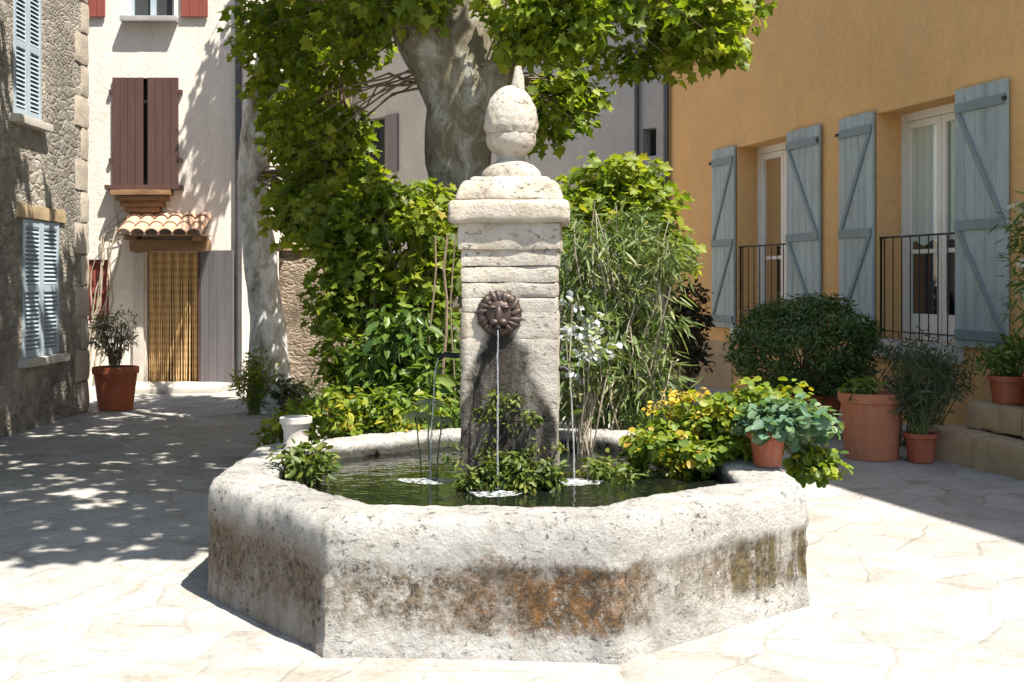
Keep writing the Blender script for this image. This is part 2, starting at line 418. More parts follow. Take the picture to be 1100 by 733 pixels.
MT['bronze'] = m_plain('tarnished_bronze', (0.075, 0.055, 0.045), 0.5, 0.4, 18, 0.6)
MT['terracotta'] = m_plaster('terracotta', (0.33, 0.085, 0.038), 0.22, 0.004, (0.50, 0.38, 0.30), 0.8)
MT['terracotta_dusty'] = m_plaster('dusty_terracotta', (0.42, 0.155, 0.08), 0.22, 0.004, (0.52, 0.40, 0.32), 0.9)
MT['soil'] = m_plain('potting_soil', (0.05, 0.035, 0.025), 0.95, 0.4, 30, bumpd=0.02)
MT['roof_tile'] = m_plaster('sunbleached_roof_tile', (0.44, 0.27, 0.18), 0.35, 0.01, (0.5, 0.42, 0.33), 0.6)
MT['stem'] = m_plain('woody_stem', (0.17, 0.125, 0.08), 0.85, 0.35, 20, bumpd=0.01)
MT['pale_stem'] = m_plain('dry_pale_stem', (0.36, 0.31, 0.23), 0.85, 0.3, 20)
MT['green_stem'] = m_plain('green_stem', (0.12, 0.15, 0.05), 0.7, 0.3, 20)
MT['bark'] = make_bark('plane_bark', [(0.085, 0.07, 0.045), (0.155, 0.132, 0.088), (0.225, 0.20, 0.145), (0.32, 0.30, 0.25)])
MT['bark_pale'] = make_bark('pale_plane_bark', [(0.22, 0.21, 0.17), (0.46, 0.44, 0.39), (0.66, 0.64, 0.60), (0.72, 0.71, 0.68)])
MT['leaf_plane'] = m_leaf('plane_leaf', [(0, (0.055, 0.095, 0.010)), (0.45, (0.165, 0.23, 0.018)), (0.85, (0.30, 0.335, 0.028)), (1, (0.32, 0.27, 0.05))], 0.5)
MT['leaf_vine'] = m_leaf('vine_leaf', [(0, (0.055, 0.09, 0.012)), (0.45, (0.16, 0.22, 0.02)), (0.85, (0.28, 0.31, 0.035)), (1, (0.32, 0.21, 0.05))], 0.5)
MT['leaf_long'] = m_leaf('glossy_long_leaf', [(0, (0.035, 0.075, 0.018)), (0.6, (0.11, 0.18, 0.032)), (1, (0.20, 0.26, 0.06))], 0.35, 0.35)
MT['leaf_willow'] = m_leaf('willowy_leaf', [(0, (0.06, 0.10, 0.025)), (0.5, (0.13, 0.18, 0.05)), (0.85, (0.22, 0.25, 0.11)), (1, (0.34, 0.30, 0.19))], 0.4)
MT['leaf_yellow'] = m_leaf('yellow_green_leaf', [(0, (0.05, 0.10, 0.015)), (0.4, (0.13, 0.20, 0.025)), (0.75, (0.27, 0.30, 0.03)), (0.92, (0.38, 0.33, 0.03)), (1, (0.36, 0.20, 0.04))], 0.45)
MT['leaf_teal'] = m_leaf('blue_green_leaf', [(0, (0.05, 0.11, 0.06)), (0.5, (0.11, 0.20, 0.12)), (1, (0.22, 0.28, 0.12))], 0.35)
MT['leaf_box'] = m_leaf('box_leaf', [(0, (0.025, 0.055, 0.012)), (0.6, (0.06, 0.115, 0.022)), (1, (0.11, 0.175, 0.04))], 0.25, 0.4)
MT['leaf_dark'] = m_leaf('dusky_leaf', [(0, (0.018, 0.022, 0.012)), (0.6, (0.05, 0.045, 0.022)), (1, (0.13, 0.07, 0.03))], 0.3)
MT['leaf_olive'] = m_leaf('olive_leaf', [(0, (0.035, 0.05, 0.02)), (0.6, (0.08, 0.10, 0.05)), (1, (0.16, 0.17, 0.10))], 0.3)
MT['leaf_pale'] = m_leaf('pale_sedge_blade', [(0, (0.22, 0.27, 0.12)), (1, (0.45, 0.46, 0.28))], 0.4)
MT['petal_white'] = m_leaf('white_petal', [(0, (0.45, 0.47, 0.42)), (1, (0.7, 0.7, 0.66))], 0.4)
MT['petal_blue'] = m_leaf('pale_blue_petal', [(0, (0.32, 0.36, 0.44)), (1, (0.62, 0.64, 0.68))], 0.4)
MT['petal_yellow'] = m_leaf('yellow_petal', [(0, (0.45, 0.33, 0.03)), (0.7, (0.5, 0.36, 0.05)), (1, (0.45, 0.2, 0.05))], 0.4)
MT['moss'] = m_leaf('moss_frond', [(0, (0.035, 0.06, 0.010)), (0.5, (0.085, 0.125, 0.018)), (1, (0.20, 0.19, 0.03))], 0.3)

def make_water():
    t = NT('dark_pool_water')
    n1 = t.noise(9, 3, 0.5, t.mapv((1, 1, 1)))
    m = t.done((0.007, 0.009, 0.006), 0.05, t.bump(n1, 0.6, 0.012), 0, 0.6)
    return m
MT['water'] = make_water()
def make_jet():
    t = NT('falling_water')
    m = t.done((0.75, 0.78, 0.8), 0.12, t.bump(t.noise(40, 3, 0.5, t.mapv((1, 1, 0.25))), 0.6, 0.01), 0, 0.6)
    t.p.inputs['Transmission Weight'].default_value = 0.8
    t.p.inputs['IOR'].default_value = 1.33
    return m
MT['jet'] = make_jet()
def make_foam():
    t = NT('churned_foam')
    p = t.n('ShaderNodeBsdfPrincipled'); p.inputs['Base Color'].default_value = (0.55, 0.57, 0.57, 1); p.inputs['Roughness'].default_value = 0.4
    tr = t.n('ShaderNodeBsdfTransparent'); mx = t.n('ShaderNodeMixShader')
    t.l(t.ramp(t.noise(34, 5, 0.65, t.mapv((1, 1.6, 1))), [(0.42, 0.0), (0.60, 0.9)]), mx.inputs[0])
    t.l(tr.outputs[0], mx.inputs[1]); t.l(p.outputs[0], mx.inputs[2]); t.l(mx.outputs[0], t.out.inputs[0])
    return t.m
MT['foam'] = make_foam()

# ------------------------------------------------------------------ foliage
T_PLANE = ([(0,0),(0.14,0.20),(0.08,0.46),(0.32,0.34),(0.52,0.52),(0.62,0.24),(1.0,0.0)])
T_OVAL = ([(0,0),(0.22,0.17),(0.55,0.22),(0.82,0.12),(1.0,0.0)])
T_LANCE = ([(0,0),(0.3,0.075),(0.65,0.065),(1.0,0.0)])
T_ROUND = ([(0,0),(0.1,0.30),(0.45,0.46),(0.85,0.32),(1.0,0.0)])
T_PETAL = ([(0,0),(0.5,0.4),(1.0,0.25),(1.05,0.0)])

def leaf_mesh(name, P, N, A, size, template, mat, parent, tint, fold=0.25, bend=0.12):
    """P positions, N normals, A axis directions (n,3)"""
    n = len(P)
    N = N / np.maximum(np.linalg.norm(N, axis=1, keepdims=True), 1e-6)
    A = A - N * np.sum(A * N, axis=1, keepdims=True)
    A = A / np.maximum(np.linalg.norm(A, axis=1, keepdims=True), 1e-6)
    B = np.cross(N, A)
    k = len(template)
    right = [(x, y) for x, y in template]
    left = [(x, -y) for x, y in template[1:-1]]
    pts = right + left
    nv = len(pts)
    tx = np.array([p[0] for p in pts]); ty = np.array([p[1] for p in pts])
    tz = fold * np.abs(ty) - bend * tx * tx
    s = size[:, None, None]
    V = P[:, None, :] + s * (tx[None, :, None] * A[:, None, :] + ty[None, :, None] * B[:, None, :] + tz[None, :, None] * N[:, None, :])
    V = V.reshape(-1, 3)
    b = base_of(parent)
    V = V - np.array([b.x, b.y, b.z])
    f1 = list(range(k))
    f2 = [0] + [k - 1] + [k + i for i in range(k - 3, -1, -1)]
    loops = np.array(f1 + f2)
    L = (loops[None, :] + (np.arange(n) * nv)[:, None]).reshape(-1)
    starts = (np.arange(2 * n) * k).astype(np.int32)
    me = bpy.data.meshes.new(name)
    me.vertices.add(len(V)); me.vertices.foreach_set('co', V.astype(np.float32).reshape(-1))
    me.loops.add(len(L)); me.loops.foreach_set('vertex_index', L.astype(np.int32))
    me.polygons.add(2 * n); me.polygons.foreach_set('loop_start', starts)
    me.update(calc_edges=True)
    at = me.attributes.new('tint', 'FLOAT', 'FACE')
    at.data.foreach_set('value', np.repeat(tint, 2).astype(np.float32))
    me.materials.append(mat)
    o = bpy.data.objects.new(name, me); COL.objects.link(o)
    o.parent = parent
    return o

def rdir(n):
    d = RNG.normal(size=(n, 3)); return d / np.linalg.norm(d, axis=1, keepdims=True)

def clump_points(c, r, n, shell=0.5):
    d = rdir(n)
    rad = shell + (1 - shell) * RNG.random(n) ** 0.6
    return np.array(c) + d * rad[:, None] * np.array(r), d

def clumped(centers, per, cr, lsize, up=0.7, droop=0.3, outward=None, jitter=0.5):
    """leaves round each clump centre -> P,N,A,size,tint"""
    centers = np.asarray(centers)
    n = len(centers) * per
    C = np.repeat(centers, per, axis=0)
    d = rdir(n)
    R = RNG.random(n) ** 0.5
    P = C + d * (R * cr)[:, None] * np.array([1, 1, 0.7])
    N = rdir(n) * 0.8 + np.array([0, 0, up]) + d * 0.4
    if outward is not None: N += np.repeat(outward, per, axis=0) * 0.5
    A = d + rdir(n) * 0.5 + np.array([0, 0, -droop])
    size = lsize * (1 + jitter * (RNG.random(n) * 2 - 1))
    ct = np.repeat(RNG.random(len(centers)), per)
    tint = np.clip(0.55 * RNG.random(n) + 0.45 * ct, 0, 1)
    return P, N, A, size, tint

def foliage(name, centers, per, cr, lsize, tmpl, mat, parent, **kw):
    P, N, A, s, t = clumped(centers, per, cr, lsize, **kw)
    return leaf_mesh(name, P, N, A, s, tmpl, mat, parent, t)

def twig(mm, a, b, r0, r1, sag=0.1, n=5, seg=5, wob=0.06):
    a, b = Vector(a), Vector(b)
    L = (b - a).length
    pts = []
    sd = random.random() * 50
    for i in range(seg + 1):
        t = i / seg
        p = a.lerp(b, t) + Vector((0, 0, sag * L * math.sin(PI * t)))
        if 0 < i < seg:
            p += Vector((mn.noise(Vector((sd, t * 3, 0))), mn.noise(Vector((sd, t * 3, 7))), mn.noise(Vector((sd, t * 3, 13))))) * wob * L
        pts.append(p)
    mm.tube(pts, [r0 + (r1 - r0) * i / seg for i in range(seg + 1)], n)
    return pts

def trunk_tube(mm, pts, rad, n=20, amp=0.12, sub=6):
    """bumpy tapering trunk through pts"""
    P, R = [], []
    pts = [Vector(p) for p in pts]
    for i in range(len(pts) - 1):
        p0 = pts[max(i-1, 0)]; p1 = pts[i]; p2 = pts[i+1]; p3 = pts[min(i+2, len(pts)-1)]
        for j in range(sub):
            t = j / sub
            P.append(0.5 * ((2*p1) + (p2-p0)*t + (2*p0-5*p1+4*p2-p3)*t*t + (3*p1-p0-3*p2+p3)*t**3))
            R.append(rad[i] + (rad[i+1] - rad[i]) * t)
    P.append(pts[-1]); R.append(rad[-1])
    b = len(mm.v)
    mm.tube(P, R, n)
    for i in range(len(P)):
        for k in range(n):
            v = Vector(mm.v[b + i*n + k]); d = v - P[i]
            w = 1 + amp * (fbm(v * 2.2, 4) + 0.6 * mn.noise(v * 0.9))
            mm.v[b + i*n + k] = tuple(P[i] + d * w)

# ================================================================== GROUND
def px(x, y, Y):
    """survey of the photograph: the point at image position x, y that lies Y metres ahead of the camera"""
    return ((x - 550) * Y / 1200, Y, 1.6 + (304 - y) * Y / 1200)

g = M()
xs = [-150, -60, -25] + [ -14 + i * 0.5 for i in range(57)] + [25, 60, 150]
ys = [-60, -20, -8] + [-2 + i * 0.5 for i in range(53)] + [40, 80, 200]
vs = []
for yy in ys:
    for xx in xs:
        inn = abs(xx) < 13 and 0 < yy < 22
        z = 0.012 * mn.noise(Vector((xx * 0.8, yy * 0.8, 0))) - 0.008 if inn else -0.008
        vs.append((xx, yy, z))
nx = len(xs)
fs = [(j*nx+i, j*nx+i+1, (j+1)*nx+i+1, (j+1)*nx+i) for j in range(len(ys)-1) for i in range(nx-1)]
g.add(vs, fs)
tag(g.build('ground', MT['ground'], smooth=60), kind='structure')

# ================================================================== FOUNTAIN
BC = Vector((-0.05, 6.27))
OCT = [Vector(p) for p in ((-0.80, 4.80), (0.452, 4.72), (1.484, 5.565), (1.50, 6.81), (0.70, 7.74), (-0.552, 7.82), (-1.584, 6.975), (-1.566, 5.73))]
fountain = thing('fountain', 'old octagonal stone fountain with central pillar, bronze mask spout and pine cone top', 'fountain', (BC.x, BC.y, 0))

def basin_mesh():
    prof = [(0.0,-0.03),(0.0,0.03),(0.003,0.06),(0.005,0.09),(0.006,0.12),(0.007,0.15),(0.008,0.18),(0.009,0.21),(0.010,0.24),(0.010,0.27),(0.010,0.30),(0.009,0.325),(0.007,0.35),(0.003,0.375),(-0.002,0.395),(-0.003,0.42),(-0.004,0.45),(-0.004,0.48),(-0.003,0.51),(0.002,0.54),(0.009,0.562),(0.022,0.580),(0.042,0.590),(0.07,0.595),(0.11,0.597),(0.16,0.597),(0.21,0.597),(0.255,0.596),(0.29,0.592),(0.308,0.578),(0.314,0.55),(0.317,0.48),(0.317,0.35),(0.317,0.1)]
    per = 60
    mm = M(); vs = []
    ring = []
    for i in range(8):
        a, b = OCT[i], OCT[(i+1) % 8]
        for j in range(per):
            t = j / per
            # slightly soften the corners
            q = a.lerp(b, t)
            e = min(t, 1 - t)
            ring.append((q, e, i, t))
    n = len(ring)
    for (q, e, side, t) in ring:
        out = (q - BC)
        for (off, z) in prof:
            p2 = BC + out * (1 - off / 1.5)
            p = Vector((p2.x, p2.y, z))
            low = max(0, min(1, (0.40 - z) / 0.06)) * max(0, min(1, (z - 0.02) / 0.08))
            d = 0.008 * fbm(p * 3.5) + 0.005 * fbm(p * 13) + 0.003 * fbm(p * 34)
            if off < 0.1: d += -0.03 * low * max(0, fbm(p * 2.3 + Vector((4, 0, 2))) - 0.02) + 0.008 * low * fbm(p * 9)
            # corners: rounded nose above, thick worn foot below
            c = max(0, 1 - e / 0.1)
            if z > 0.3: d -= 0.010 * c * c if off < 0.2 else 0
            if side == 0 and t < 0.10 and z < 0.36: d += 0.022 * (0.36 - z) / 0.36
            if side == 0 and t > 0.93 and z < 0.40: d += 0.016
            if side == 1 and t < 0.05 and z < 0.40: d += 0.014
            if side == 7 and t > 0.93 and z < 0.36: d += 0.018 * (0.36 - z) / 0.36
            sag = 0.008 * mn.noise(Vector((q.x * 0.9, q.y * 0.9, 3)))
            nn = Vector((out.x, out.y, 0)).normalized()
            if z > 0.56: p.z += d * 0.8 + sag
            vs.append(tuple(p + nn * (d if off < 0.22 else -d)))
    m = len(prof); fs = []
    for i in range(n):
        i2 = (i + 1) % n
        for k in range(m - 1):
            fs.append((i*m+k, i2*m+k, i2*m+k+1, i*m+k+1))
    mm.add(vs, fs)
    return mm
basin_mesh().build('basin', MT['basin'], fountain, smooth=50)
# basin floor
fl = M(); pts = [BC + (p - BC) * 0.80 for p in OCT]
fl.add([(p.x, p.y, 0.12) for p in pts], [tuple(range(8))])
fl.build('basin_floor', MT['dark'], fountain)
# water
w = M(); pts = [BC + (p - BC) * 0.795 for p in OCT]
w.add([(p.x, p.y, 0.50) for p in pts], [tuple(range(8))])
tag(w.build('water', MT['water']), kind='structure')

PHI = math.radians(-3.5)
PF = ((0.0, 6.265, 0.0), (math.cos(PHI), math.sin(PHI)), (-math.sin(PHI), math.cos(PHI)))
PC = (0.0, 0.0)
sh = M(PF)
courses = [0.10, 0.86, 1.30, 1.44, 1.52, 1.60, 1.69, 1.78]
for i in range(len(courses) - 1):
    z0, z1 = courses[i], courses[i+1]
    wv = 0.525 + random.uniform(-0.008, 0.008)
    sh.rbox((PC[0] + random.uniform(-.004, .004), PC[1], (z0+z1)/2), (wv, wv, z1 - z0 + 0.002), 0.022, 0.008 if z0 < 1.29 else 0.013, 0.007, 9, i, 0.003)
sh.rbox((PC[0], PC[1], 1.85), (0.555, 0.555, 0.15), 0.025, 0.015, 0.006, 9, 31, 0.004)
sh.build('shaft', MT['pillar'], fountain, smooth=60)
cp = M(PF)
cp.rbox((PC[0], PC[1], 1.985), (0.65, 0.65, 0.125), 0.022, 0.03, 0.010, 8, 3, 0.008)
cb = len(cp.v); cp.rbox((PC[0], PC[1], 2.095), (0.60, 0.60, 0.12), 0.022, 0.03, 0.012, 8, 4, 0.008)
for vi in range(cb, len(cp.v)):
    vx, vy, vz = cp.v[vi]; kk = 1 - 0.16 * max(0, (vz - 2.04) / 0.12)
    cp.v[vi] = (vx * kk, 6.265 + (vy - 6.265) * kk, vz)
cp.rbox((PC[0], PC[1], 2.14), (0.45, 0.45, 0.08), 0.022, 0.035, 0.008, 8, 5, 0.006)
cp.build('capital', MT['pillar'], fountain, smooth=60)
fn = M(PF)
fn.lathe([(0.17,2.15),(0.172,2.19),(0.16,2.225),(0.13,2.255),(0.085,2.275),(0.075,2.30),(0.085,2.318),(0.115,2.34),(0.135,2.37),(0.14,2.405),(0.138,2.43),(0.128,2.437)], (PC[0]-0.005, PC[1], 0), 40,
         lambda a, z, i: 1 + 0.03 * mn.noise(Vector((math.cos(a)*2, math.sin(a)*2, z*9))))
fn.build('urn', MT['pillar'], fountain, smooth=45)
pcn = M(PF)
prof = []
for i in range(48):
    t = i / 47
    r = 0.152 * math.sqrt(max(0, 1 - (max(0, t - 0.12) / 0.88) ** 2.2)) * (0.92 + 0.08 * min(1, t / 0.12))
    prof.append((max(r, 0.006), 2.432 + 0.275 * t))
def scales(a, z, i):
    t = (z - 2.432) / 0.275
    return 1 + 0.032 * abs(math.sin(a * 7 + t * 9)) * abs(math.sin(a * 7 - t * 9)) - 0.016 + 0.010 * mn.noise(Vector((math.cos(a)*4, math.sin(a)*4, z*20)))
pcn.lathe(prof, (PC[0]-0.005, PC[1], 0), 84, scales)
pcn.build('pine_cone', MT['pillar'], fountain, smooth=60)
tip = M()
tip.tube([(0.022, 6.25, 2.62), (0.032, 6.25, 2.69), (0.036, 6.25, 2.75), (0.034, 6.25, 2.81)], [0.045, 0.040, 0.032, 0.018], 10)
tip.build('tip', MT['pillar'], fountain, smooth=60)

# bronze lion mask
MY = PC[1] - 0.266
mk = M(PF)
mc = (-0.052, MY, 1.435)
cir = [(mc[0] + 0.096 * math.cos(2 * PI * k / 32), mc[1] - 0.004, mc[2] + 0.096 * math.sin(2 * PI * k / 32)) for k in range(33)]
mk.tube(cir, 0.026, 10)
for k in range(17):
    a = 2 * PI * k / 17 + 0.08 * math.sin(k * 2.3); cu = 0.2
    q = 0.124 * (1 + 0.05 * math.sin(k * 1.7))
    pts = [(mc[0] + rr * math.cos(a + cu * f_), mc[1] - 0.022 + 0.012 * f_, mc[2] + rr * math.sin(a + cu * f_)) for f_, rr in ((0, 0.066), (0.35, 0.088), (0.7, 0.108), (1, q))]
    mk.tube(pts, [0.012, 0.019, 0.017, 0.006], 8)
mk.build('mane', MT['bronze'], fountain, smooth=60)
fc = M(PF)
fc.blob((mc[0], mc[1], mc[2]), (0.082, 0.05, 0.088), 12)
fc.blob((mc[0], mc[1]-0.048, mc[2]-0.008), (0.022, 0.024, 0.05), 6)
fc.blob((mc[0]-0.022, mc[1]-0.045, mc[2]-0.045), (0.03, 0.028, 0.022), 6)
fc.blob((mc[0]+0.022, mc[1]-0.045, mc[2]-0.045), (0.03, 0.028, 0.022), 6)
for sx in (-1, 1):
    fc.blob((mc[0]+sx*0.036, mc[1]-0.043, mc[2]+0.034), (0.024, 0.016, 0.012), 6)
    fc.blob((mc[0]+sx*0.066, mc[1]-0.02, mc[2]+0.07), (0.022, 0.018, 0.026), 6)
    fc.blob((mc[0]+sx*0.034, mc[1]-0.046, mc[2]+0.017), (0.011, 0.008, 0.008), 5)
fc.blob((mc[0], mc[1]-0.035, mc[2]-0.085), (0.03, 0.026, 0.018), 6)
fc.build('mask', MT['bronze'], fountain, smooth=60)
sp = M(PF)
sp.tube([(mc[0], mc[1]-0.03, mc[2]-0.066), (mc[0], mc[1]-0.09, mc[2]-0.068), (mc[0], mc[1]-0.105, mc[2]-0.082)], 0.013, 10)
sp.build('spout', MT['iron'], fountain, smooth=60)
for sx in (-1, 1):
    s2 = M(PF); x0 = PC[0] + sx * 0.262
    s2.tube([(x0 - sx*0.03, -0.065, 1.19), (x0 + sx*0.11, -0.065, 1.20), (x0 + sx*0.145, -0.065, 1.18)] if sx < 0 else [(x0 - sx*0.03, -0.065, 1.12), (x0 + sx*0.03, -0.065, 1.13), (x0 + sx*0.055, -0.065, 1.11)], 0.015, 8)
    s2.build('spout', MT['iron'], fountain, smooth=60)

def jet(x, y, z0, dx, dy, label):
    x, y, _ = M(PF).T((x, y, 0))
    root = thing('water_jet', label, 'water jet', (x, y, 0.5), 'jets of the fountain')
    mm = M(); pts = []; rad = []
    for i in range(26):
        t = i / 25
        z = z0 - (z0 - 0.5) * t
        k = math.sqrt(t)
        pts.append((x + dx*k + 0.004*mn.noise(Vector((t*9, x, 0))), y + dy*k, z))
        rad.append(0.0036 + 0.0018*t + 0.002*mn.noise(Vector((t*22, x*5, 2))))
    mm.tube(pts, rad, 8); mm.build('stream', MT['jet'], root, smooth=70)
    f = M(); nr, na = 9, 40; vs = []; fs = []
    for i in range(nr):
        for k in range(na):
            a = 2 * PI * k / na; q = i / (nr - 1)
            rr = 0.125 * q * (1 + 0.35 * mn.noise(Vector((math.cos(a) * 1.6 + x * 7, math.sin(a) * 1.6, 2))))
            zz = 0.5015 + (0.012 * (1 - q) ** 2 + 0.006 * (1 - q) * max(0, mn.noise(Vector((rr * math.cos(a) * 45, rr * math.sin(a) * 45, x)))))
            vs.append((x + dx + rr * math.cos(a) * 1.2, y + dy + rr * math.sin(a) * 0.85, zz))
    for i in range(nr - 1):
        for k in range(na): fs.append((i*na+k, i*na+(k+1)%na, (i+1)*na+(k+1)%na, (i+1)*na+k))
    f.add(vs, fs)
    f.build('splash', MT['foam'], root, smooth=70)
jet(mc[0], mc[1]-0.108, mc[2]-0.085, 0.0, -0.05, 'thin jet of water falling from the bronze mask down the pillar front')
jet(PC[0]-0.262-0.147, -0.065, 1.175, -0.045, -0.01, 'thin jet of water falling beside the dark left flank of the pillar')
jet(PC[0]+0.262+0.057, -0.065, 1.10, 0.03, -0.01, 'thin jet of water falling beside the pale right edge of the pillar')

# ================================================================== OCHRE HOUSE
YO = (2.64, 18.84, 0.0); YU = (0.2852, -0.9586); YN = (-0.9586, -0.2852)
YF = (YO, YU, YN)
def yw(u, d, z): return (YO[0]+YU[0]*u+YN[0]*d, YO[1]+YU[1]*u+YN[1]*d, z)
ochre = thing('ochre_house', 'ochre rendered house with grey blue shutters along its tall french windows', 'house', yw(4, 0, 0))
Z0, Z1 = 0.94, 3.60
OPEN = [(2.42, 3.90), (5.874, 7.32)]
H = 9.0
M(YF).wall(0, 17.5, -0.3, H, 0.42, [(a, b, Z0, Z1) for a, b in OPEN], 7).build('wall', MT['ochre'], ochre)
rf = M(YF); rf.box((-0.4, -7.3, H + 0.003), (17.9, 0.42, H + 0.16)); rf.build('eaves', MT['wood'], ochre)
rt = M(YF)
rt.add([(-0.5,0.55,H+0.17),(18,0.55,H+0.17),(18,-3.5,H+1.6),(-0.5,-3.5,H+1.6),(-0.5,-7.5,H+0.17),(18,-7.5,H+0.17)], [(0,1,2,3),(3,2,5,4)])
rt.build('roof', MT['roof_tile'], ochre)
# plinth of paler stone at the far corner
pl = M(YF); pl.box((-0.02, -0.4, -0.3), (2.3, 0.025, 0.72)); pl.build('plinth', MT['tan_stone'], ochre, bevel=0.02)

def plank_shutter(fr, u0, u1, z0, z1, d, mat, parent, diag=None, brace=None, np_=5, t=0.035):
    s = M(fr); wv = (u1 - u0) / np_
    for i in range(np_):
        s.box((u0 + i*wv + 0.003, d, z0), (u0 + (i+1)*wv - 0.003, d + t, z1))
    s.box((u0 + 0.01, d + 0.008, z0 + 0.01), (u1 - 0.01, d + t - 0.008, z1 - 0.01))
    o = s.build('shutter', mat, parent, bevel=0.003)
    if diag is not None:
        b = M(fr); zm = z0 + (z1 - z0) * 0.47
        zr = [z0 + 0.13, zm, z1 - 0.2]
        for zz in zr:
            b.box((u0 + 0.02, d + t + 0.001, zz - 0.05), (u1 - 0.02, d + t + 0.023, zz + 0.05))
        for (za, zb) in ((zr[0] + 0.05, zr[1] - 0.05), (zr[1] + 0.05, zr[2] - 0.05)):
            ua, ub = (u0 + 0.06, u1 - 0.06)
            if diag < 0: ua, ub = ub, ua
            h = 0.032 if ub > ua else -0.032
            vs = []
            for dd in (d + t + 0.001, d + t + 0.02):
                vs += [(ua - h, dd, za), (ua + h, dd, za), (ub + h, dd, zb), (ub - h, dd, zb)]
            b.add(vs, [(0,1,2,3),(4,5,6,7),(0,1,5,4),(1,2,6,5),(2,3,7,6),(3,0,4,7)])
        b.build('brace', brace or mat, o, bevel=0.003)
        uo = u1 if diag < 0 else u0
        for zz in (zr[0], zr[2]):
            hg = M(fr); hg.box((uo - 0.03, d + t + 0.024, zz - 0.02), (uo + 0.03, d + t + 0.034, zz + 0.02)); hg.build('hinge', MT['iron'], o)
    return o

def french_window(a, b):
    w = M(YF); d0, d1 = -0.40, -0.33
    fwid = 0.075
    w.box((a, d0, Z0), (a + fwid, d1, Z1)); w.box((b - fwid, d0, Z0), (b, d1, Z1))
    w.box((a + fwid, d0, Z1 - 0.1), (b - fwid, d1, Z1)); w.box((a + fwid, d0, Z0), (b - fwid, d1, Z0 + 0.06))
    wo = w.build('french_window', MT['white_paint'], ochre, bevel=0.004)
    m = (a + b) / 2
    for (s0, s1) in ((a + fwid + 0.004, m - 0.004), (m + 0.004, b - fwid - 0.004)):
        sl = M(YF)
        for (p, q, r, s) in ((s0, s0 + 0.075, Z0 + 0.065, Z1 - 0.105), (s1 - 0.075, s1, Z0 + 0.065, Z1 - 0.105),
                             (s0 + 0.075, s1 - 0.075, Z1 - 0.19, Z1 - 0.105), (s0 + 0.075, s1 - 0.075, Z0 + 0.065, Z0 + 0.30),
                             (s0 + 0.075, s1 - 0.075, Z0 + 1.0, Z0 + 1.05)):
            sl.box((p, d0 + 0.012, r), (q, d1 - 0.012, s))
        sl.build('sash', MT['white_paint'], wo, bevel=0.004)
    for (s0, s1) in ((a + fwid + 0.07, m - 0.07), (m + 0.07, b - fwid - 0.07)):
        gl = M(YF)
        gl.add([(s0, -0.37, Z0 + 0.28), (s1, -0.37, Z0 + 0.28), (s1, -0.37, Z1 - 0.17), (s0, -0.37, Z1 - 0.17)], [(0, 1, 2, 3)])
        gl.build('pane', MT['glass_t'], wo)
    cu = M(YF); vs = []; n = 60
    for i in range(n + 1):
        u = a + 0.1 + (b - a - 0.2) * i / n
        dd = -0.393 + 0.009 * math.sin(i * 1.1) + 0.004 * math.sin(i * 2.7)
        vs += [(u, dd, Z0 + 1.12 + 0.03 * math.sin(i * 0.4)), (u, dd, Z1 - 0.08)]
    cu.add(vs, [(2*i, 2*i+2, 2*i+3, 2*i+1) for i in range(n)])
    cu.build('curtain', MT['curtain'], wo, smooth=80)
    bk = M(YF); bk.box((a + 0.002, -0.418, Z0 + 0.002), (b - 0.002, -0.412, Z1 - 0.002)); bk.build('backing', MT['dark'], wo)
    si = M(YF); si.rbox(((a+b)/2, -0.12, Z0 - 0.10), (b - a + 0.16, 0.42, 0.20), 0.1, 0.02, 0.005, 5, 2); si.build('sill', MT['pale_stone'], ochre, smooth=50)
    # iron railing
    r = M(YF); zt = 2.12
    r.box((a - 0.0, -0.07, zt), (b + 0.0, -0.03, zt + 0.022)); r.box((a, -0.060, Z0 + 0.09), (b, -0.040, Z0 + 0.103)); r.box((a + .001, -0.062, Z0 + .05), (a + 0.016, -0.038, zt + .001)); r.box((b - 0.016, -0.062, Z0 + .05), (b - .001, -0.038, zt + .001))
    ro = r.build('railing', MT['iron'], ochre, bevel=0.003)
    nb = 9
    for i in range(nb):
        u = a + (b - a) * (i + 0.5) / nb
        bb = M(YF); bb.box((u - 0.005, -0.055, Z0 + 0.0), (u + 0.005, -0.045, zt)); bb.build('baluster', MT['iron'], ro)

def glass_t():
    t = NT('clear_pane')
    gl = t.n('ShaderNodeBsdfGlossy'); gl.inputs['Roughness'].default_value = 0.04
    tr = t.n('ShaderNodeBsdfTransparent'); tr.inputs['Color'].default_value = (0.8, 0.85, 0.84, 1)
    fr = t.n('ShaderNodeFresnel'); fr.inputs['IOR'].default_value = 1.22
    mx = t.n('ShaderNodeMixShader'); t.l(fr.outputs[0], mx.inputs[0]); t.l(tr.outputs[0], mx.inputs[1]); t.l(gl.outputs[0], mx.inputs[2])
    t.l(mx.outputs[0], t.out.inputs[0]); return t.m
MT['glass_t'] = glass_t()

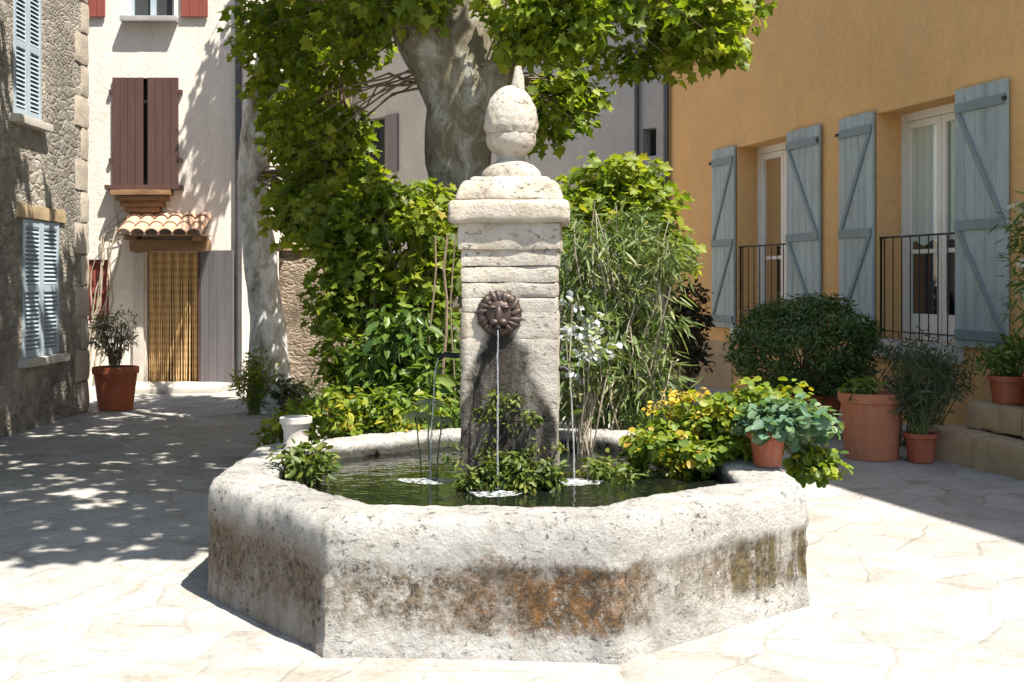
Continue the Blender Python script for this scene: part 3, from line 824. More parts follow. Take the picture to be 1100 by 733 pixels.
for a, b in OPEN:
    # no hollow behind the panes: a dark backing sheet stands for the unlit room
    french_window(a, b)
for (u0, u1, dg) in ((1.70, 2.415, 1), (3.905, 4.716, -1), (5.157, 5.868, 1), (7.325, 8.10, -1)):
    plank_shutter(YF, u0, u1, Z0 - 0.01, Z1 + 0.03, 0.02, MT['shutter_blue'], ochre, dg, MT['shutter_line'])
dp = M(YF); dp.tube([(0.06, 0.07, -0.1), (0.06, 0.07, 4), (0.06, 0.07, H - 0.2), (0.06, 0.3, H)], 0.05, 10); dp.build('drainpipe', MT['lead'], ochre, smooth=60)
for (u, z) in ((2.35, 5.15), (7.6, 5.0)):
    hk = M(YF); hk.box((u - 0.09, 0.0, z - 0.05), (u + 0.09, 0.12, z + 0.05)); hk.tube([(u, 0.12, z), (u + 0.05, 0.2, z - 0.04), (u + 0.06, 0.2, z + 0.03)], 0.015, 6)
    hk.build('bracket', MT['iron'], ochre)

# ================================================================== GREY HOUSE (behind the plane tree, turned away from the sun)
GF = ((3.3, 18.9, 0), (-0.66, 0.7513), (-0.7513, -0.66))
grey = thing('grey_house', 'plain grey plastered house in shade behind the plane tree', 'house', (0.0, 22.6, 0))
def gu(pxx):
    k = (pxx - 550) / 1200
    return (3.3 - k * 18.9) / (0.66 + k * 0.7513)
def gz(pxx, py):
    Y = 18.9 + 0.7513 * gu(pxx); return 1.6 + (304 - py) * Y / 1200
holes = [(gu(415), gu(382), gz(398, 188), gz(398, 128)), (gu(705), gu(690), gz(697, 168), gz(697, 138)), (gu(418), gu(376), -0.05, gz(398, 275))]
M(GF).wall(-0.5, 17.5, -0.3, 9.5, 0.3, holes, 5).build('wall', MT['grey_plaster'], grey)
for i, h in enumerate(holes):
    q = M(GF); q.box((h[0], -0.298, h[2]), (h[1], -0.22, h[3])); q.box((h[0] + (h[1]-h[0])*0.48, -0.219, h[2]), (h[0] + (h[1]-h[0])*0.52, -0.20, h[3]))
    q.build('window' if i < 2 else 'door', MT['dark'] if i < 2 else MT['teal'] if 'teal' in MT else MT['dark'], grey)
hs = holes[0]
plank_shutter(GF, hs[0] - 0.5, hs[0] - 0.01, hs[2], hs[3], 0.02, MT['grey_wood'], grey)
rr = M(GF); rr.box((-0.8, -5.2, 9.503), (17.8, 0.35, 9.65)); rr.build('roof', MT['roof_tile'], grey)
pp = M(GF); pp.tube([(1.55, 0.06, 0), (1.55, 0.06, 9.4)], 0.045, 8); pp.build('drainpipe', MT['lead'], grey, smooth=60)

# ================================================================== CREAM HOUSE (left, facing the camera)
WF = ((0, 17.3, 0), (1, 0), (0, -1))
white = thing('cream_house', 'sunlit cream plastered house with brown shutters and a tiled door canopy', 'house', (-5.4, 17.3, 0))
def wu(pxx): return (pxx - 550) * 17.3 / 1200
def wz(py): return 1.6 + (304 - py) * 17.3 / 1200
DOOR = (wu(156), wu(214), -0.02, wz(271))
RW = (wu(94), wu(117), wz(345), wz(279))
BW = (wu(123), wu(191), wz(199), wz(84))
TW = (wu(137), wu(187), wz(19), wz(-95))
M(WF).wall(-9.0, -4.15, -0.3, 8.6, 0.28, [DOOR, RW, BW, TW], 10).build('wall', MT['white_plaster'], white)
rr = M(WF); rr.box((-9.3, -10.2, 8.603), (-4.0, 0.3, 8.75)); rr.build('roof', MT['roof_tile'], white)
# first-floor brown shutters, nearly closed
um = (BW[0] + BW[1]) / 2
plank_shutter(WF, BW[0] - 0.02, um - 0.035, BW[2], BW[3], 0.012, MT['brown_paint'], white, None, None, 4)
plank_shutter(WF, um + 0.035, BW[1] + 0.02, BW[2], BW[3], 0.012, MT['brown_paint'], white, None, None, 4)
q = M(WF); q.box((BW[0] + .001, -0.27, BW[2] + .001), (BW[1] - .001, -0.12, BW[3] - .001)); q.build('window', MT['dark'], white)
q = M(WF); q.box((BW[0] - 0.1, 0.0, BW[2] - 0.08), (BW[1] + 0.1, 0.16, BW[2] - 0.01))
q.build('sill', MT['brown_paint'], white, bevel=0.005)
for z in (BW[2] + 0.35, BW[3] - 0.25):
    for u in (BW[0] - 0.07, BW[1] + 0.03):
        q = M(WF); q.box((u, 0.001, z), (u + 0.05, 0.06, z + 0.06)); q.build('hinge', MT['brown_paint'], white)
# timber corbel below the shutters
q = M(WF)
za, zb = BW[2] - 0.085, BW[2] - 0.52
for i in range(5):
    t0, t1 = i / 5, (i + 1) / 5
    hw0 = 0.45 - 0.30 * t0
    q.rbox((um - 0.02, 0.13 - 0.11 * t0, za + (zb - za) * (t0 + t1) / 2), (hw0 * 2, 0.26 - 0.18 * t0, abs(zb - za) / 5 - 0.006), 0.05, 0.012, 0.008, 8, i)
q.build('corbel', MT['wood'], white, smooth=50)
# top window
q = M(WF); q.box((TW[0], -0.2, TW[2]), (TW[1], -0.16, TW[3])); wo = q.build('window', MT['glass'], white)
q = M(WF)
for (a, b, c, d) in ((TW[0], TW[0]+.06, TW[2], TW[3]), (TW[1]-.06, TW[1], TW[2], TW[3]), ((TW[0]+TW[1])/2-.04, (TW[0]+TW[1])/2+.04, TW[2], TW[3])): q.box((a, -0.155, c), (b, -0.11, d))
q.box((TW[0]+.06, -0.155, TW[2]), (TW[1]-.06, -0.111, TW[2]+.06)); q.build('frame', MT['pale_blue'], wo)
q = M(WF); q.rbox(((TW[0]+TW[1])/2, 0.05, TW[2] - 0.045), (TW[1]-TW[0]+0.14, 0.24, 0.085), 0.06, 0.01, 0.004, 6); q.build('sill', MT['grey_plaster'], white, smooth=40)
plank_shutter(WF, wu(87), wu(114), wz(19), wz(-95), 0.02, MT['red_paint'], white, None, None, 3)
plank_shutter(WF, wu(195), wu(224), wz(19), wz(-95), 0.02, MT['red_paint'], white, None, None, 3)
# small red window by the door
q = M(WF); q.box((RW[0]+.001, -0.2, RW[2]), (RW[1]-.001, -0.1, RW[3])); wo = q.build('window', MT['glass'], white)
q = M(WF); um2 = (RW[0]+RW[1])/2
for (a, b, c, d) in ((RW[0], RW[0]+.05, RW[2], RW[3]), (RW[1]-.05, RW[1], RW[2], RW[3]), (RW[0]+.05, RW[1]-.05, RW[3]-.06, RW[3]), (RW[0]+.05, RW[1]-.05, RW[2], RW[2]+.1), (RW[0]+.05, RW[1]-.05, (RW[2]+RW[3])/2-.05, (RW[2]+RW[3])/2+.05)):
    q.box((a, -0.098, c), (b, -0.03, d))
q.build('frame', MT['red_paint'], wo)
q = M(WF); q.box((RW[0]+.051, -0.097, (RW[2]+RW[3])/2+.055), (RW[1]-.051, -0.06, RW[3]-.065)); q.build('panel', MT['red_paint'], wo)
q = M(WF); q.box((RW[0]+.051, -0.097, RW[2]+.105), (RW[1]-.051, -0.06, (RW[2]+RW[3])/2-.055)); q.build('panel', MT['red_paint'], wo)
# door surround, lintel, canopy
q = M(WF); q.rbox((DOOR[0] - 0.085, 0.02, 1.03), (0.165, 0.10, 2.08), 0.06, 0.012, 0.006, 6); q.build('door_jamb', MT['pale_stone'], white, smooth=40)
q = M(WF); q.rbox(((DOOR[0]+DOOR[1])/2, 0.06, DOOR[3] + 0.095), (1.2, 0.30, 0.18), 0.05, 0.015, 0.01, 5); q.build('lintel', MT['wood'], white, smooth=40)
q = M(WF)
cu0, cu1 = wu(140), wu(227); nt = 6
for i in range(nt):
    uc = cu0 + (cu1 - cu0) * (i + 0.5) / nt; r = (cu1 - cu0) / nt * 0.56
    for j in range(3):
        d0, d1 = 0.62 - 0.24 * j, 0.62 - 0.24 * j - 0.30
        za2, zb2 = 2.32 + 0.11 * j + 0.012 * j, 2.32 + 0.11 * j + 0.14
        vs = []; n = 10
        for (dd, zz, rr2) in ((d0, za2, r), (d1, zb2, r * 0.82)):
            for k in range(n + 1):
                a = PI * k / n
                vs.append((uc + rr2 * math.cos(a), dd, zz + rr2 * 0.85 * math.sin(a)))
            for k in range(n, -1, -1):
                a = PI * k / n
                vs.append((uc + (rr2 - .014) * math.cos(a), dd, zz + (rr2 - .014) * 0.85 * math.sin(a)))
        N2 = 2 * (n + 1)
        fs = [(k, (k+1) % N2, N2 + (k+1) % N2, N2 + k) for k in range(N2)]
        for k in range(n): fs.append((k, k+1, N2-2-k, N2-1-k))
        q.add(vs, fs)
q.build('canopy_tiles', MT['roof_tile'], white, smooth=40)
q = M(WF)
for u in (cu0 + 0.1, cu1 - 0.14): q.box((u, 0.0, 2.24), (u + 0.07, 0.55, 2.31))
q.box((cu0, 0.02, 2.312), (cu1, 0.58, 2.33)); q.build('canopy_beam', MT['wood'], white)
q = M(WF); q.box((DOOR[0]+.001, -0.27, DOOR[2]), (DOOR[1]-.001, -0.24, DOOR[3]-.001)); q.build('doorway', MT['dark'], white)
# bead curtain
tb = NT('banded_bead_curtain'); xx, yy, zz = tb.sep()
wv = tb.math('SINE', tb.math('MULTIPLY', zz, 55.0))
tcol = tb.ramp(tb.math('ADD', tb.math('MULTIPLY', wv, 0.10), tb.math('MULTIPLY', tb.noise(5, 5, 0.6, tb.mapv((14, 1, 0.7))), 0.9)), [(0.15, (0.28, 0.15, 0.06)), (0.45, (0.58, 0.37, 0.16)), (0.85, (0.70, 0.50, 0.26))])
MT['beads'] = tb.done(tcol, 0.6)
q = M(WF); nst = 34
for i in range(nst):
    u = DOOR[0] + 0.02 + (DOOR[1] - DOOR[0] - 0.04) * (i + 0.5) / nst
    bunch = 0.020 * math.sin(i * 0.93) + 0.012 * math.sin(i * 0.41 + 1)
    pts = [(u + bunch * (1 - zq), -0.10 + 0.03 * math.sin(i * 1.05) + 0.004*math.sin(zq*20+i), 0.05 + (DOOR[3] - 0.06) * zq) for zq in [k / 14 for k in range(15)]]
    q.tube(pts, 0.0105, 5)
q.build('bead_curtain', MT['beads'], white, smooth=60)
# valance behind lintel
q = M(WF); q.box((DOOR[0]+.002, -0.20, DOOR[3]-0.22), (DOOR[1]-.002, -0.16, DOOR[3]-.002)); q.build('transom', MT['wood'], white)
# grey door leaf folded back
LF = ((wu(217), 17.27, 0), (0.965, -0.26), (-0.26, -0.965))
plank_shutter(LF, 0.0, 0.56, 0.04, 2.10, 0.0, MT['grey_wood'], white, None, None, 4)
q = M(WF); q.box((wu(214), 0.0, 0.0), (wu(218), 0.05, 2.1)); q.build('door_jamb', MT['brown_paint'], white)
q = M(WF); q.rbox((wu(200), 0.55, 0.03), (wu(255) - wu(150), 1.1, 0.09), 0.12, 0.02, 0.008, 4); q.build('sunlit_ground_slab', MT['pale_stone'], white, smooth=50)  # pale slab added to stand for sunlit ground before the door
q = M(WF); q.tube([(-4.22, 0.06, 0.1), (-4.22, 0.06, 8.5)], 0.05, 10); q.build('drainpipe', MT['lead'], white, smooth=60)
# old bare creeper on the plaster
creeper = thing('bare_creeper', 'leafless woody creeper on the cream wall beside the tiled door canopy', 'creeper', (-6.5, 17.2, 0))
q = M()
for i in range(8):
    x0 = random.uniform(-6.65, -6.3); tx = random.uniform(-6.6, -4.6); tz = random.uniform(2.3, 3.3)
    if 0.3 < abs(tx + 5.2) < 0.0: continue
    p = [Vector((x0, 17.26, 0.1))]
    mid = Vector((random.uniform(-6.5, -6.0), 17.25, random.uniform(1.9, 2.6)))
    twig(q, p[0], mid, 0.014, 0.009, 0, 5, 8, 0.05)
    twig(q, mid, (tx, 17.25, tz), 0.009, 0.004, 0.05, 4, 8, 0.1)
q.build('stem', MT['pale_stem'], creeper)

# ================================================================== LEFT RUBBLE HOUSE
LFR = ((-5.3, 0, 0), (0, 1), (1, 0))
rub = thing('rubble_house', 'rough rubble stone house at the left edge with pale blue shutters', 'house', (-5.3, 11, 0))
def lu(pxx): return 5.3 * 1200 / (550 - pxx)
LW = (lu(24), lu(63), 0.78, 2.30)
UW = (lu(14), lu(44), 3.40, 4.95)
M(LFR).wall(6.5, 13.95, -0.3, 8.5, 0.2, [LW, UW], 6).build('wall', MT['rubble'], rub)
rr = M(LFR); rr.box((6.2, -6.2, 8.503), (14.2, 0.3, 8.66)); rr.build('roof', MT['roof_tile'], rub)
def louvre_shutter(fr, u0, u1, z0, z1, d, mat, parent):
    s = M(fr)
    s.box((u0, d, z0), (u0 + .055, d + .04, z1)); s.box((u1 - .055, d, z0), (u1, d + .04, z1))
    for zz in (z0, (z0 + z1) / 2 - .04, z1 - .08): s.box((u0 + .055, d, zz), (u1 - .055, d + .038, zz + .08))
    o = s.build('shutter', mat, parent, bevel=0.003)
    sl = M(fr); n = int((z1 - z0) / 0.05)
    for i in range(n):
        z = z0 + 0.05 + (z1 - z0 - 0.1) * i / n
        sl.add([(u0+.05, d+.005, z+.04), (u1-.05, d+.005, z+.04), (u1-.05, d+.033, z), (u0+.05, d+.033, z), (u0+.05, d+.005, z+.047), (u1-.05, d+.005, z+.047), (u1-.05, d+.033, z+.007), (u0+.05, d+.033, z+.007)],
               [(0,1,2,3),(4,5,6,7),(0,1,5,4),(1,2,6,5),(2,3,7,6),(3,0,4,7)])
    sl.build('slats', mat, o)
for i in range(22):
    z0q = 0.39 * i; wq = 0.42 if i % 2 else 0.24
    q = M(LFR); q.rbox((13.95 - wq / 2 + 0.012, -0.10, z0q + 0.195), (wq, 0.24, 0.375), 0.06, 0.025, 0.014, 6, i, 0.01); q.build('quoin', MT['tan_pale'], rub, smooth=60)
for wn, mt in ((LW, MT['pale_blue']), (UW, MT['pale_blue'])):
    um3 = (wn[0] + wn[1]) / 2
    louvre_shutter(LFR, wn[0] + .005, um3 - .004, wn[2], wn[3] - .005, -0.03, mt, rub)
    louvre_shutter(LFR, um3 + .004, wn[1] - .005, wn[2], wn[3] - .005, -0.03, mt, rub)
    q = M(LFR); q.rbox((um3, 0.0, wn[2] - 0.05), (wn[1] - wn[0] + 0.2, 0.2, 0.09), 0.05, 0.012, 0.006, 6); q.build('sill', MT['pale_stone'], rub, smooth=40)
    q = M(LFR); q.rbox((um3, -0.02, wn[3] + 0.08), (wn[1] - wn[0] + 0.3, 0.1, 0.15), 0.05, 0.012, 0.008, 6); q.build('lintel', MT['tan_stone'], rub, smooth=40)

# ================================================================== GARDEN WALL
gw = thing('garden_wall', 'low brown rubble stone garden wall beside the pale tree trunk', 'wall', (-2.48, 14.3, 0))
q = M(); q.rbox((-2.48, 14.45, 0.98), (0.96, 0.6, 2.06), 0.06, 0.03, 0.025, 5, 2, 0.02); q.build('masonry', MT['brown_rubble'], gw, smooth=60)
q = M(); q.rbox((-2.48, 14.45, 2.05), (1.04, 0.68, 0.09), 0.06, 0.02, 0.02, 5, 4, 0.01); q.build('coping', MT['tan_stone'], gw, smooth=60)

# ================================================================== TREES
def canopy_shade_points():
    """unseen branch ends of the plane tree, shaped to shade the left half of the square"""
    out = []
    st = 0.47
    gx = -9.0
    while gx < -1.5:
        gy = 6.2
        while gy < 15.2:
            X = gx + random.uniform(-.25, .25); Yg = gy + random.uniform(-.25, .25)
            gy += st
            edge0 = 6.75 + 0.35 * mn.noise(Vector((X * 1.1, 0, 4))) 
            if Yg < edge0: continue
            if X > -1.75 - 0.12 * max(0, Yg - 7): continue            # leave the fountain and its planting in the sun
            if Yg > 15.0 + 0.4 * mn.noise(Vector((X, 9, 1))): continue
            # upper right of the rubble house stays sunlit
            if X < -5.9 and Yg > 12.9: continue
            if mn.noise(Vector((X * 0.95, Yg * 0.95, 2.2))) > 0.36: continue   # gaps
            z = random.uniform(5.7, 7.6)
            if X > -4.7 and Yg > 12.6 or X > -3.6 and Yg > 11.5: continue
            L = z / TAN
            out.append((X + SUN_H.x * L, Yg + SUN_H.y * L, z))
        gx += st
    return out

plane = thing('plane_tree', 'stout forked plane tree with dull olive bark rising behind the fountain pillar', 'tree', (-0.47, 9.6, 0))
tk = M()
trunk_tube(tk, [(-0.50, 9.6, -0.1), (-0.49, 9.6, 0.35), (-0.46, 9.6, 1.4), (-0.45, 9.6, 2.3), (-0.44, 9.6, 2.9), (-0.41, 9.6, 3.5), (-0.36, 9.6, 4.2), (-0.30, 9.7, 5.0)], [0.48, 0.33, 0.275, 0.265, 0.30, 0.31, 0.27, 0.24], 28, 0.10)
tk.build('trunk', MT['bark'], plane, smooth=70)
limbs = [([(-0.46, 9.6, 3.15), (-0.72, 9.5, 3.7), (-1.15, 9.2, 4.5), (-1.9, 8.6, 5.6), (-2.9, 8.2, 6.5)], [0.28, 0.26, 0.22, 0.17, 0.08]),
         ([(-0.33, 9.65, 4.6), (-0.30, 9.7, 5.0), (-0.6, 9.4, 6.3), (-1.2, 9.0, 7.4)], [0.24, 0.235, 0.18, 0.08]),
         ([(-0.38, 9.6, 3.1), (-0.02, 9.65, 3.75), (0.45, 9.8, 4.25), (1.1, 10.1, 4.9), (1.9, 10.6, 5.7)], [0.30, 0.25, 0.20, 0.14, 0.06]),
         ([(-0.55, 9.6, 3.4), (-0.9, 10.1, 4.4), (-1.6, 11.0, 5.4), (-2.8, 12.0, 6.4)], [0.22, 0.18, 0.13, 0.06]),
         ([(-0.7, 9.5, 3.65), (-0.7, 8.6, 4.9), (-0.9, 7.0, 6.2), (-1.2, 5.6, 6.8)], [0.2, 0.16, 0.11, 0.05])]
nodes = []
for pts, rad in limbs:
    lm = M(); trunk_tube(lm, pts, rad, 16, 0.12)
    lm.build('limb', MT['bark'], plane, smooth=70)
    for i in range(1, len(pts)):
        for t in (0.35, 0.7, 1.0): nodes.append(Vector(pts[i-1]).lerp(Vector(pts[i]), t))
shade = canopy_shade_points()
def near(p):
    p = Vector(p); return min(nodes, key=lambda n: (n - p).length + 0.6 * max(0, n.z - p.z))
br = M()
for p in shade:
    if random.random() < 0.55: twig(br, near(p), p, 0.02, 0.006, 0.05, 4, 5)
right = []
for (c, r, n) in (((1.25, 10.4, 3.95), (0.95, 0.75, 0.50), 40), ((0.45, 10.0, 3.15), (0.30, 0.35, 0.35), 12), ((1.75, 10.8, 4.35), (0.6, 0.7, 0.4), 20), ((0.25, 9.0, 3.8), (0.45, 0.3, 0.32), 22), ((-0.9, 9.1, 3.95), (0.35, 0.25, 0.2), 9)):
    pts, _ = clump_points(c, r, n); right += [tuple(p) for p in pts]
left = []
for (c, r, n) in (((-1.95, 11.2, 4.1), (0.72, 0.8, 0.50), 34), ((-1.25, 10.2, 4.0), (0.5, 0.5, 0.32), 15), ((-1.95, 11.0, 3.1), (0.35, 0.5, 0.4), 10)):
    pts, _ = clump_points(c, r, n); left += [tuple(p) for p in pts]
for p in right + left: twig(br, near(p), p, 0.016, 0.005, 0.08, 4, 5)
br.build('twigs', MT['stem'], plane)
foliage('crown', shade, 56, 0.46, 0.20, T_PLANE, MT['leaf_plane'], plane, up=0.9)
foliage('crown', right, 60, 0.25, 0.095, T_PLANE, MT['leaf_plane'], plane, up=0.8, droop=0.5)
foliage('crown', left, 50, 0.26, 0.095, T_PLANE, MT['leaf_plane'], plane, up=0.8, droop=0.5)

pale = thing('plane_tree', 'slim plane tree with peeling white bark beside the garden wall', 'tree', (-3.1, 14.0, 0))
tk = M()
trunk_tube(tk, [(-3.02, 14.0, -0.1), (-3.04, 14.0, 0.3), (-3.08, 14.0, 1.2), (-3.2, 14.0, 2.2), (-3.22, 14.0, 3.2), (-3.0, 13.8, 4.4), (-2.6, 13.4, 5.6)], [0.33, 0.26, 0.215, 0.20, 0.19, 0.16, 0.08], 24, 0.16)
tk.build('trunk', MT['bark_pale'], pale, smooth=70)
lm = M(); trunk_tube(lm, [(-3.2, 14.0, 2.9), (-2.9, 13.4, 3.6), (-2.4, 12.8, 4.0), (-1.9, 12.2, 4.1)], [0.14, 0.11, 0.08, 0.04], 12, 0.12)
lm.build('limb', MT['bark_pale'], pale, smooth=70)
cl = []
for (c, r, n) in (((-2.42, 13.0, 4.6), (0.68, 0.7, 0.6), 32), ((-2.25, 12.7, 3.4), (0.42, 0.5, 0.5), 17), ((-1.85, 12.3, 2.85), (0.40, 0.5, 0.42), 14), ((-2.4, 13.0, 5.9), (0.9, 0.9, 0.6), 26), ((-2.75, 13.6, 4.0), (0.3, 0.4, 0.5), 8), ((-2.25, 12.1, 2.95), (0.36, 0.4, 0.95), 28), ((-2.0, 11.6, 2.35), (0.38, 0.4, 0.4), 16), ((-3.35, 16.3, 7.1), (0.45, 0.4, 0.7), 24)):  # last clump is out of view, added to shade the cream facade
    pts, _ = clump_points(c, r, n); cl += [tuple(p) for p in pts]
nodes = [Vector(p) for p in ((-3.2, 14, 2.9), (-2.9, 13.4, 3.6), (-2.4, 12.8, 4.0), (-1.9, 12.2, 4.1), (-3.0, 13.8, 4.4), (-2.6, 13.4, 5.6))]
br = M()
for p in cl: twig(br, near(p), p, 0.018, 0.005, 0.08, 4, 5)
br.build('twigs', MT['stem'], pale)
foliage('crown', cl, 44, 0.27, 0.112, T_PLANE, MT['leaf_plane'], pale, up=0.8, droop=0.5)

# ================================================================== CLIMBERS AND SHRUBS ROUND THE FOUNTAIN
vine = thing('climbing_vine', 'broad leaved bright green vine heaped left of the pillar', 'vine', (-0.95, 8.8, 0))
c1 = []
for (c, r, n) in (((-1.15, 9.3, 2.12), (0.58, 0.45, 0.33), 34), ((-0.62, 8.9, 1.98), (0.30, 0.4, 0.38), 18), ((-1.42, 9.7, 2.3), (0.38, 0.4, 0.34), 20), ((-1.22, 9.15, 1.55), (0.40, 0.3, 0.45), 34), ((-0.66, 8.75, 1.55), (0.22, 0.3, 0.4), 18), ((-1.05, 8.7, 0.9), (0.42, 0.25, 0.35), 26)):
    pts, _ = clump_points(c, r, n, 0.35); c1 += [tuple(p) for p in pts]
st = M()
roots = [(-0.95, 8.9, 0), (-0.8, 8.8, 0), (-1.1, 9.0, 0)]
for i, p in enumerate(c1):
    if i % 3 == 0: twig(st, roots[i % 3], p, 0.014, 0.005, 0.05, 5, 8, 0.08)
for (x, r) in ((-0.53, 0.016), (-0.62, 0.011), (-0.47, 0.008)):
    twig(st, (x, 8.2, 0), (x + 0.05, 8.3, 1.95), r, r * 0.6, 0.0, 6, 8, 0.03)
st.build('stem', MT['stem'], vine)
foliage('foliage', c1, 52, 0.19, 0.078, T_PLANE, MT['leaf_vine'], vine, up=0.7, droop=0.5)

laurel = thing('leafy_shrub', 'shrub of long drooping glossy leaves low to the left of the pillar', 'shrub', (-0.8, 8.6, 0))
c2 = []
for (c, r, n) in (((-0.74, 8.45, 1.05), (0.38, 0.34, 0.40), 34), ((-0.62, 8.35, 0.75), (0.34, 0.3, 0.25), 20)):
    pts, _ = clump_points(c, r, n, 0.35); c2 += [tuple(p) for p in pts]
st = M()
for i, p in enumerate(c2): twig(st, (-0.8 + random.uniform(-.12, .12), 8.6, 0), p, 0.012, 0.004, 0.05, 4, 5, 0.08)
st.build('stem', MT['green_stem'], laurel)
foliage('foliage', c2, 40, 0.19, 0.105, T_OVAL, MT['leaf_long'], laurel, up=0.6, droop=0.8)

willow = thing('willowy_shrub', 'tall loose shrub of narrow grey green leaves and dry stems right of the pillar', 'shrub', (0.8, 7.95, 0))
c3 = []
for (c, r, n) in (((0.74, 7.95, 1.75), (0.46, 0.35, 0.40), 46), ((0.74, 7.9, 1.15), (0.48, 0.35, 0.5), 52), ((0.85, 7.9, 0.75), (0.42, 0.3, 0.3), 24)):
    pts, _ = clump_points(c, r, n, 0.25); c3 += [tuple(p) for p in pts]
st = M()
for i in range(46):
    x0 = 0.72 + random.gauss(0, .14); p = random.choice(c3)
    twig(st, (x0, 7.95 + random.uniform(-.2, .2), 0.1), (p[0], p[1] - 0.1, p[2] + 0.2), 0.011, 0.004, 0.03, 4, 8, 0.06)
for i in range(26):
    a = random.uniform(0, PI); p = (0.72 + random.gauss(0, .28), 7.75, random.uniform(0.75, 1.9))
    twig(st, p, (p[0] + random.uniform(-.25, .25), p[1] - random.uniform(0, .15), p[2] - random.uniform(.1, .4)), 0.006, 0.003, 0.2, 4, 6, 0.1)
st.build('stem', MT['pale_stem'], willow)
P, N, A, s, t = clumped(c3, 42, 0.2, 0.115, up=0.25, droop=1.0)
leaf_mesh('foliage', P, N, A, s, T_LANCE, MT['leaf_willow'], willow, t)
topv = []
for (c, r, n) in (((0.86, 8.9, 2.30), (0.44, 0.35, 0.24), 32), ((0.55, 8.7, 2.1), (0.3, 0.3, 0.25), 14), ((1.15, 9.0, 1.9), (0.2, 0.3, 0.4), 18)):
    pts, _ = clump_points(c, r, n, 0.3); topv += [tuple(p) for p in pts]
vine2 = thing('climbing_vine', 'bright yellow green vine spilling behind the shrub right of the pillar', 'vine', (0.85, 9.0, 0))
st = M()
for i, p in enumerate(topv):
    if i % 2 == 0: twig(st, (0.85 + random.uniform(-.1, .1), 9.0, 0), p, 0.012, 0.004, 0.04, 5, 8, 0.06)
st.build('stem', MT['stem'], vine2)
foliage('foliage', topv, 52, 0.19, 0.08, T_PLANE, MT['leaf_vine'], vine2, up=0.8, droop=0.4)
# pale blue plumbago sprays hard against the pillar
plum = thing('flowering_shrub', 'shrub with loose sprays of pale blue white flowers hard against the right of the pillar', 'shrub', (0.45, 7.2, 0))
pts, _ = clump_points((0.43, 7.2, 1.22), (0.20, 0.2, 0.26), 26, 0.3)
for p in pts: foliage('flower', [p], 14, 0.07, 0.035, T_PETAL, MT['petal_blue'], plum, up=0.3, droop=0.2)
pts2, _ = clump_points((0.43, 7.25, 1.1), (0.22, 0.2, 0.4), 26, 0.2)
foliage('foliage', pts2, 20, 0.12, 0.07, T_OVAL, MT['leaf_willow'], plum, up=0.4, droop=0.4)
st = M()
for p in pts: twig(st, (0.45 + random.uniform(-.06, .06), 7.25, 0.3), p, 0.007, 0.003, 0.03, 4, 6, 0.06)
st.build('stem', MT['pale_stem'], plum)

# low planting behind the left rim
lowp = thing('low_shrub', 'low yellow orange and green shrub behind the left back rim of the basin', 'shrub', (-1.0, 8.05, 0))
pts, _ = clump_points((-1.0, 7.85, 0.66), (0.58, 0.32, 0.20), 50, 0.3)
foliage('foliage', pts, 34, 0.13, 0.065, T_OVAL, MT['leaf_yellow'], lowp, up=0.8)
st = M()
for p in pts: twig(st, (-1.0 + random.uniform(-.2, .2), 8.05, 0), p, 0.007, 0.003, 0.02, 4, 4)
st.build('stem', MT['green_stem'], lowp)

# moss tussock growing in the left of the basin
def frond_plant(name, label, cat, c, r, n, per, cr, ls, mat, tmpl=T_OVAL, stem_base=None, group=None, **kw):
    root = thing(name, label, cat, (c[0], c[1], stem_base if stem_base is not None else c[2] - r[2]), group)
    pts, _ = clump_points(c, r, n, 0.3)
    foliage('foliage', pts, per, cr, ls, tmpl, mat, root, **kw)
    st = M(); zb = stem_base if stem_base is not None else c[2] - r[2]
    for p in pts: twig(st, (c[0] + (p[0]-c[0]) * 0.3, c[1] + (p[1]-c[1]) * 0.3, zb), p, 0.006, 0.003, 0.04, 4, 5)
    st.build('stem', MT['green_stem'], root)
    return root
frond_plant('basin_plant', 'tangled olive brown plant growing from the basin at its left rim', 'plant', (-1.12, 6.15, 0.60), (0.15, 0.18, 0.13), 18, 30, 0.09, 0.05, MT['moss'], T_OVAL, 0.48)
frond_plant('basin_plant', 'green and yellow ferny growth at the wet foot of the pillar', 'plant', (-0.01, 5.94, 0.57), (0.27, 0.07, 0.10), 44, 30, 0.07, 0.042, MT['moss'], T_OVAL, 0.48)
frond_plant('basin_plant', 'mossy plant floating in the pool right of the pillar', 'plant', (0.62, 6.35, 0.53), (0.22, 0.3, 0.06), 22, 24, 0.08, 0.045, MT['moss'], T_OVAL, 0.47)
# hanging algae on the wet pillar face
alg = thing('wall_moss', 'hanging green moss on the wet stone below the bronze mask', 'moss', (-0.03, 5.995, 0.9))
pts = np.array([(random.gauss(-0.02, 0.10 if z > 0.8 else 0.13), 5.985, z) for z in [random.uniform(0.55, 1.05) for _ in range(44)]])
foliage('foliage', pts, 18, 0.05, 0.028, T_OVAL, MT['moss'], alg, up=0.1, droop=1.2)

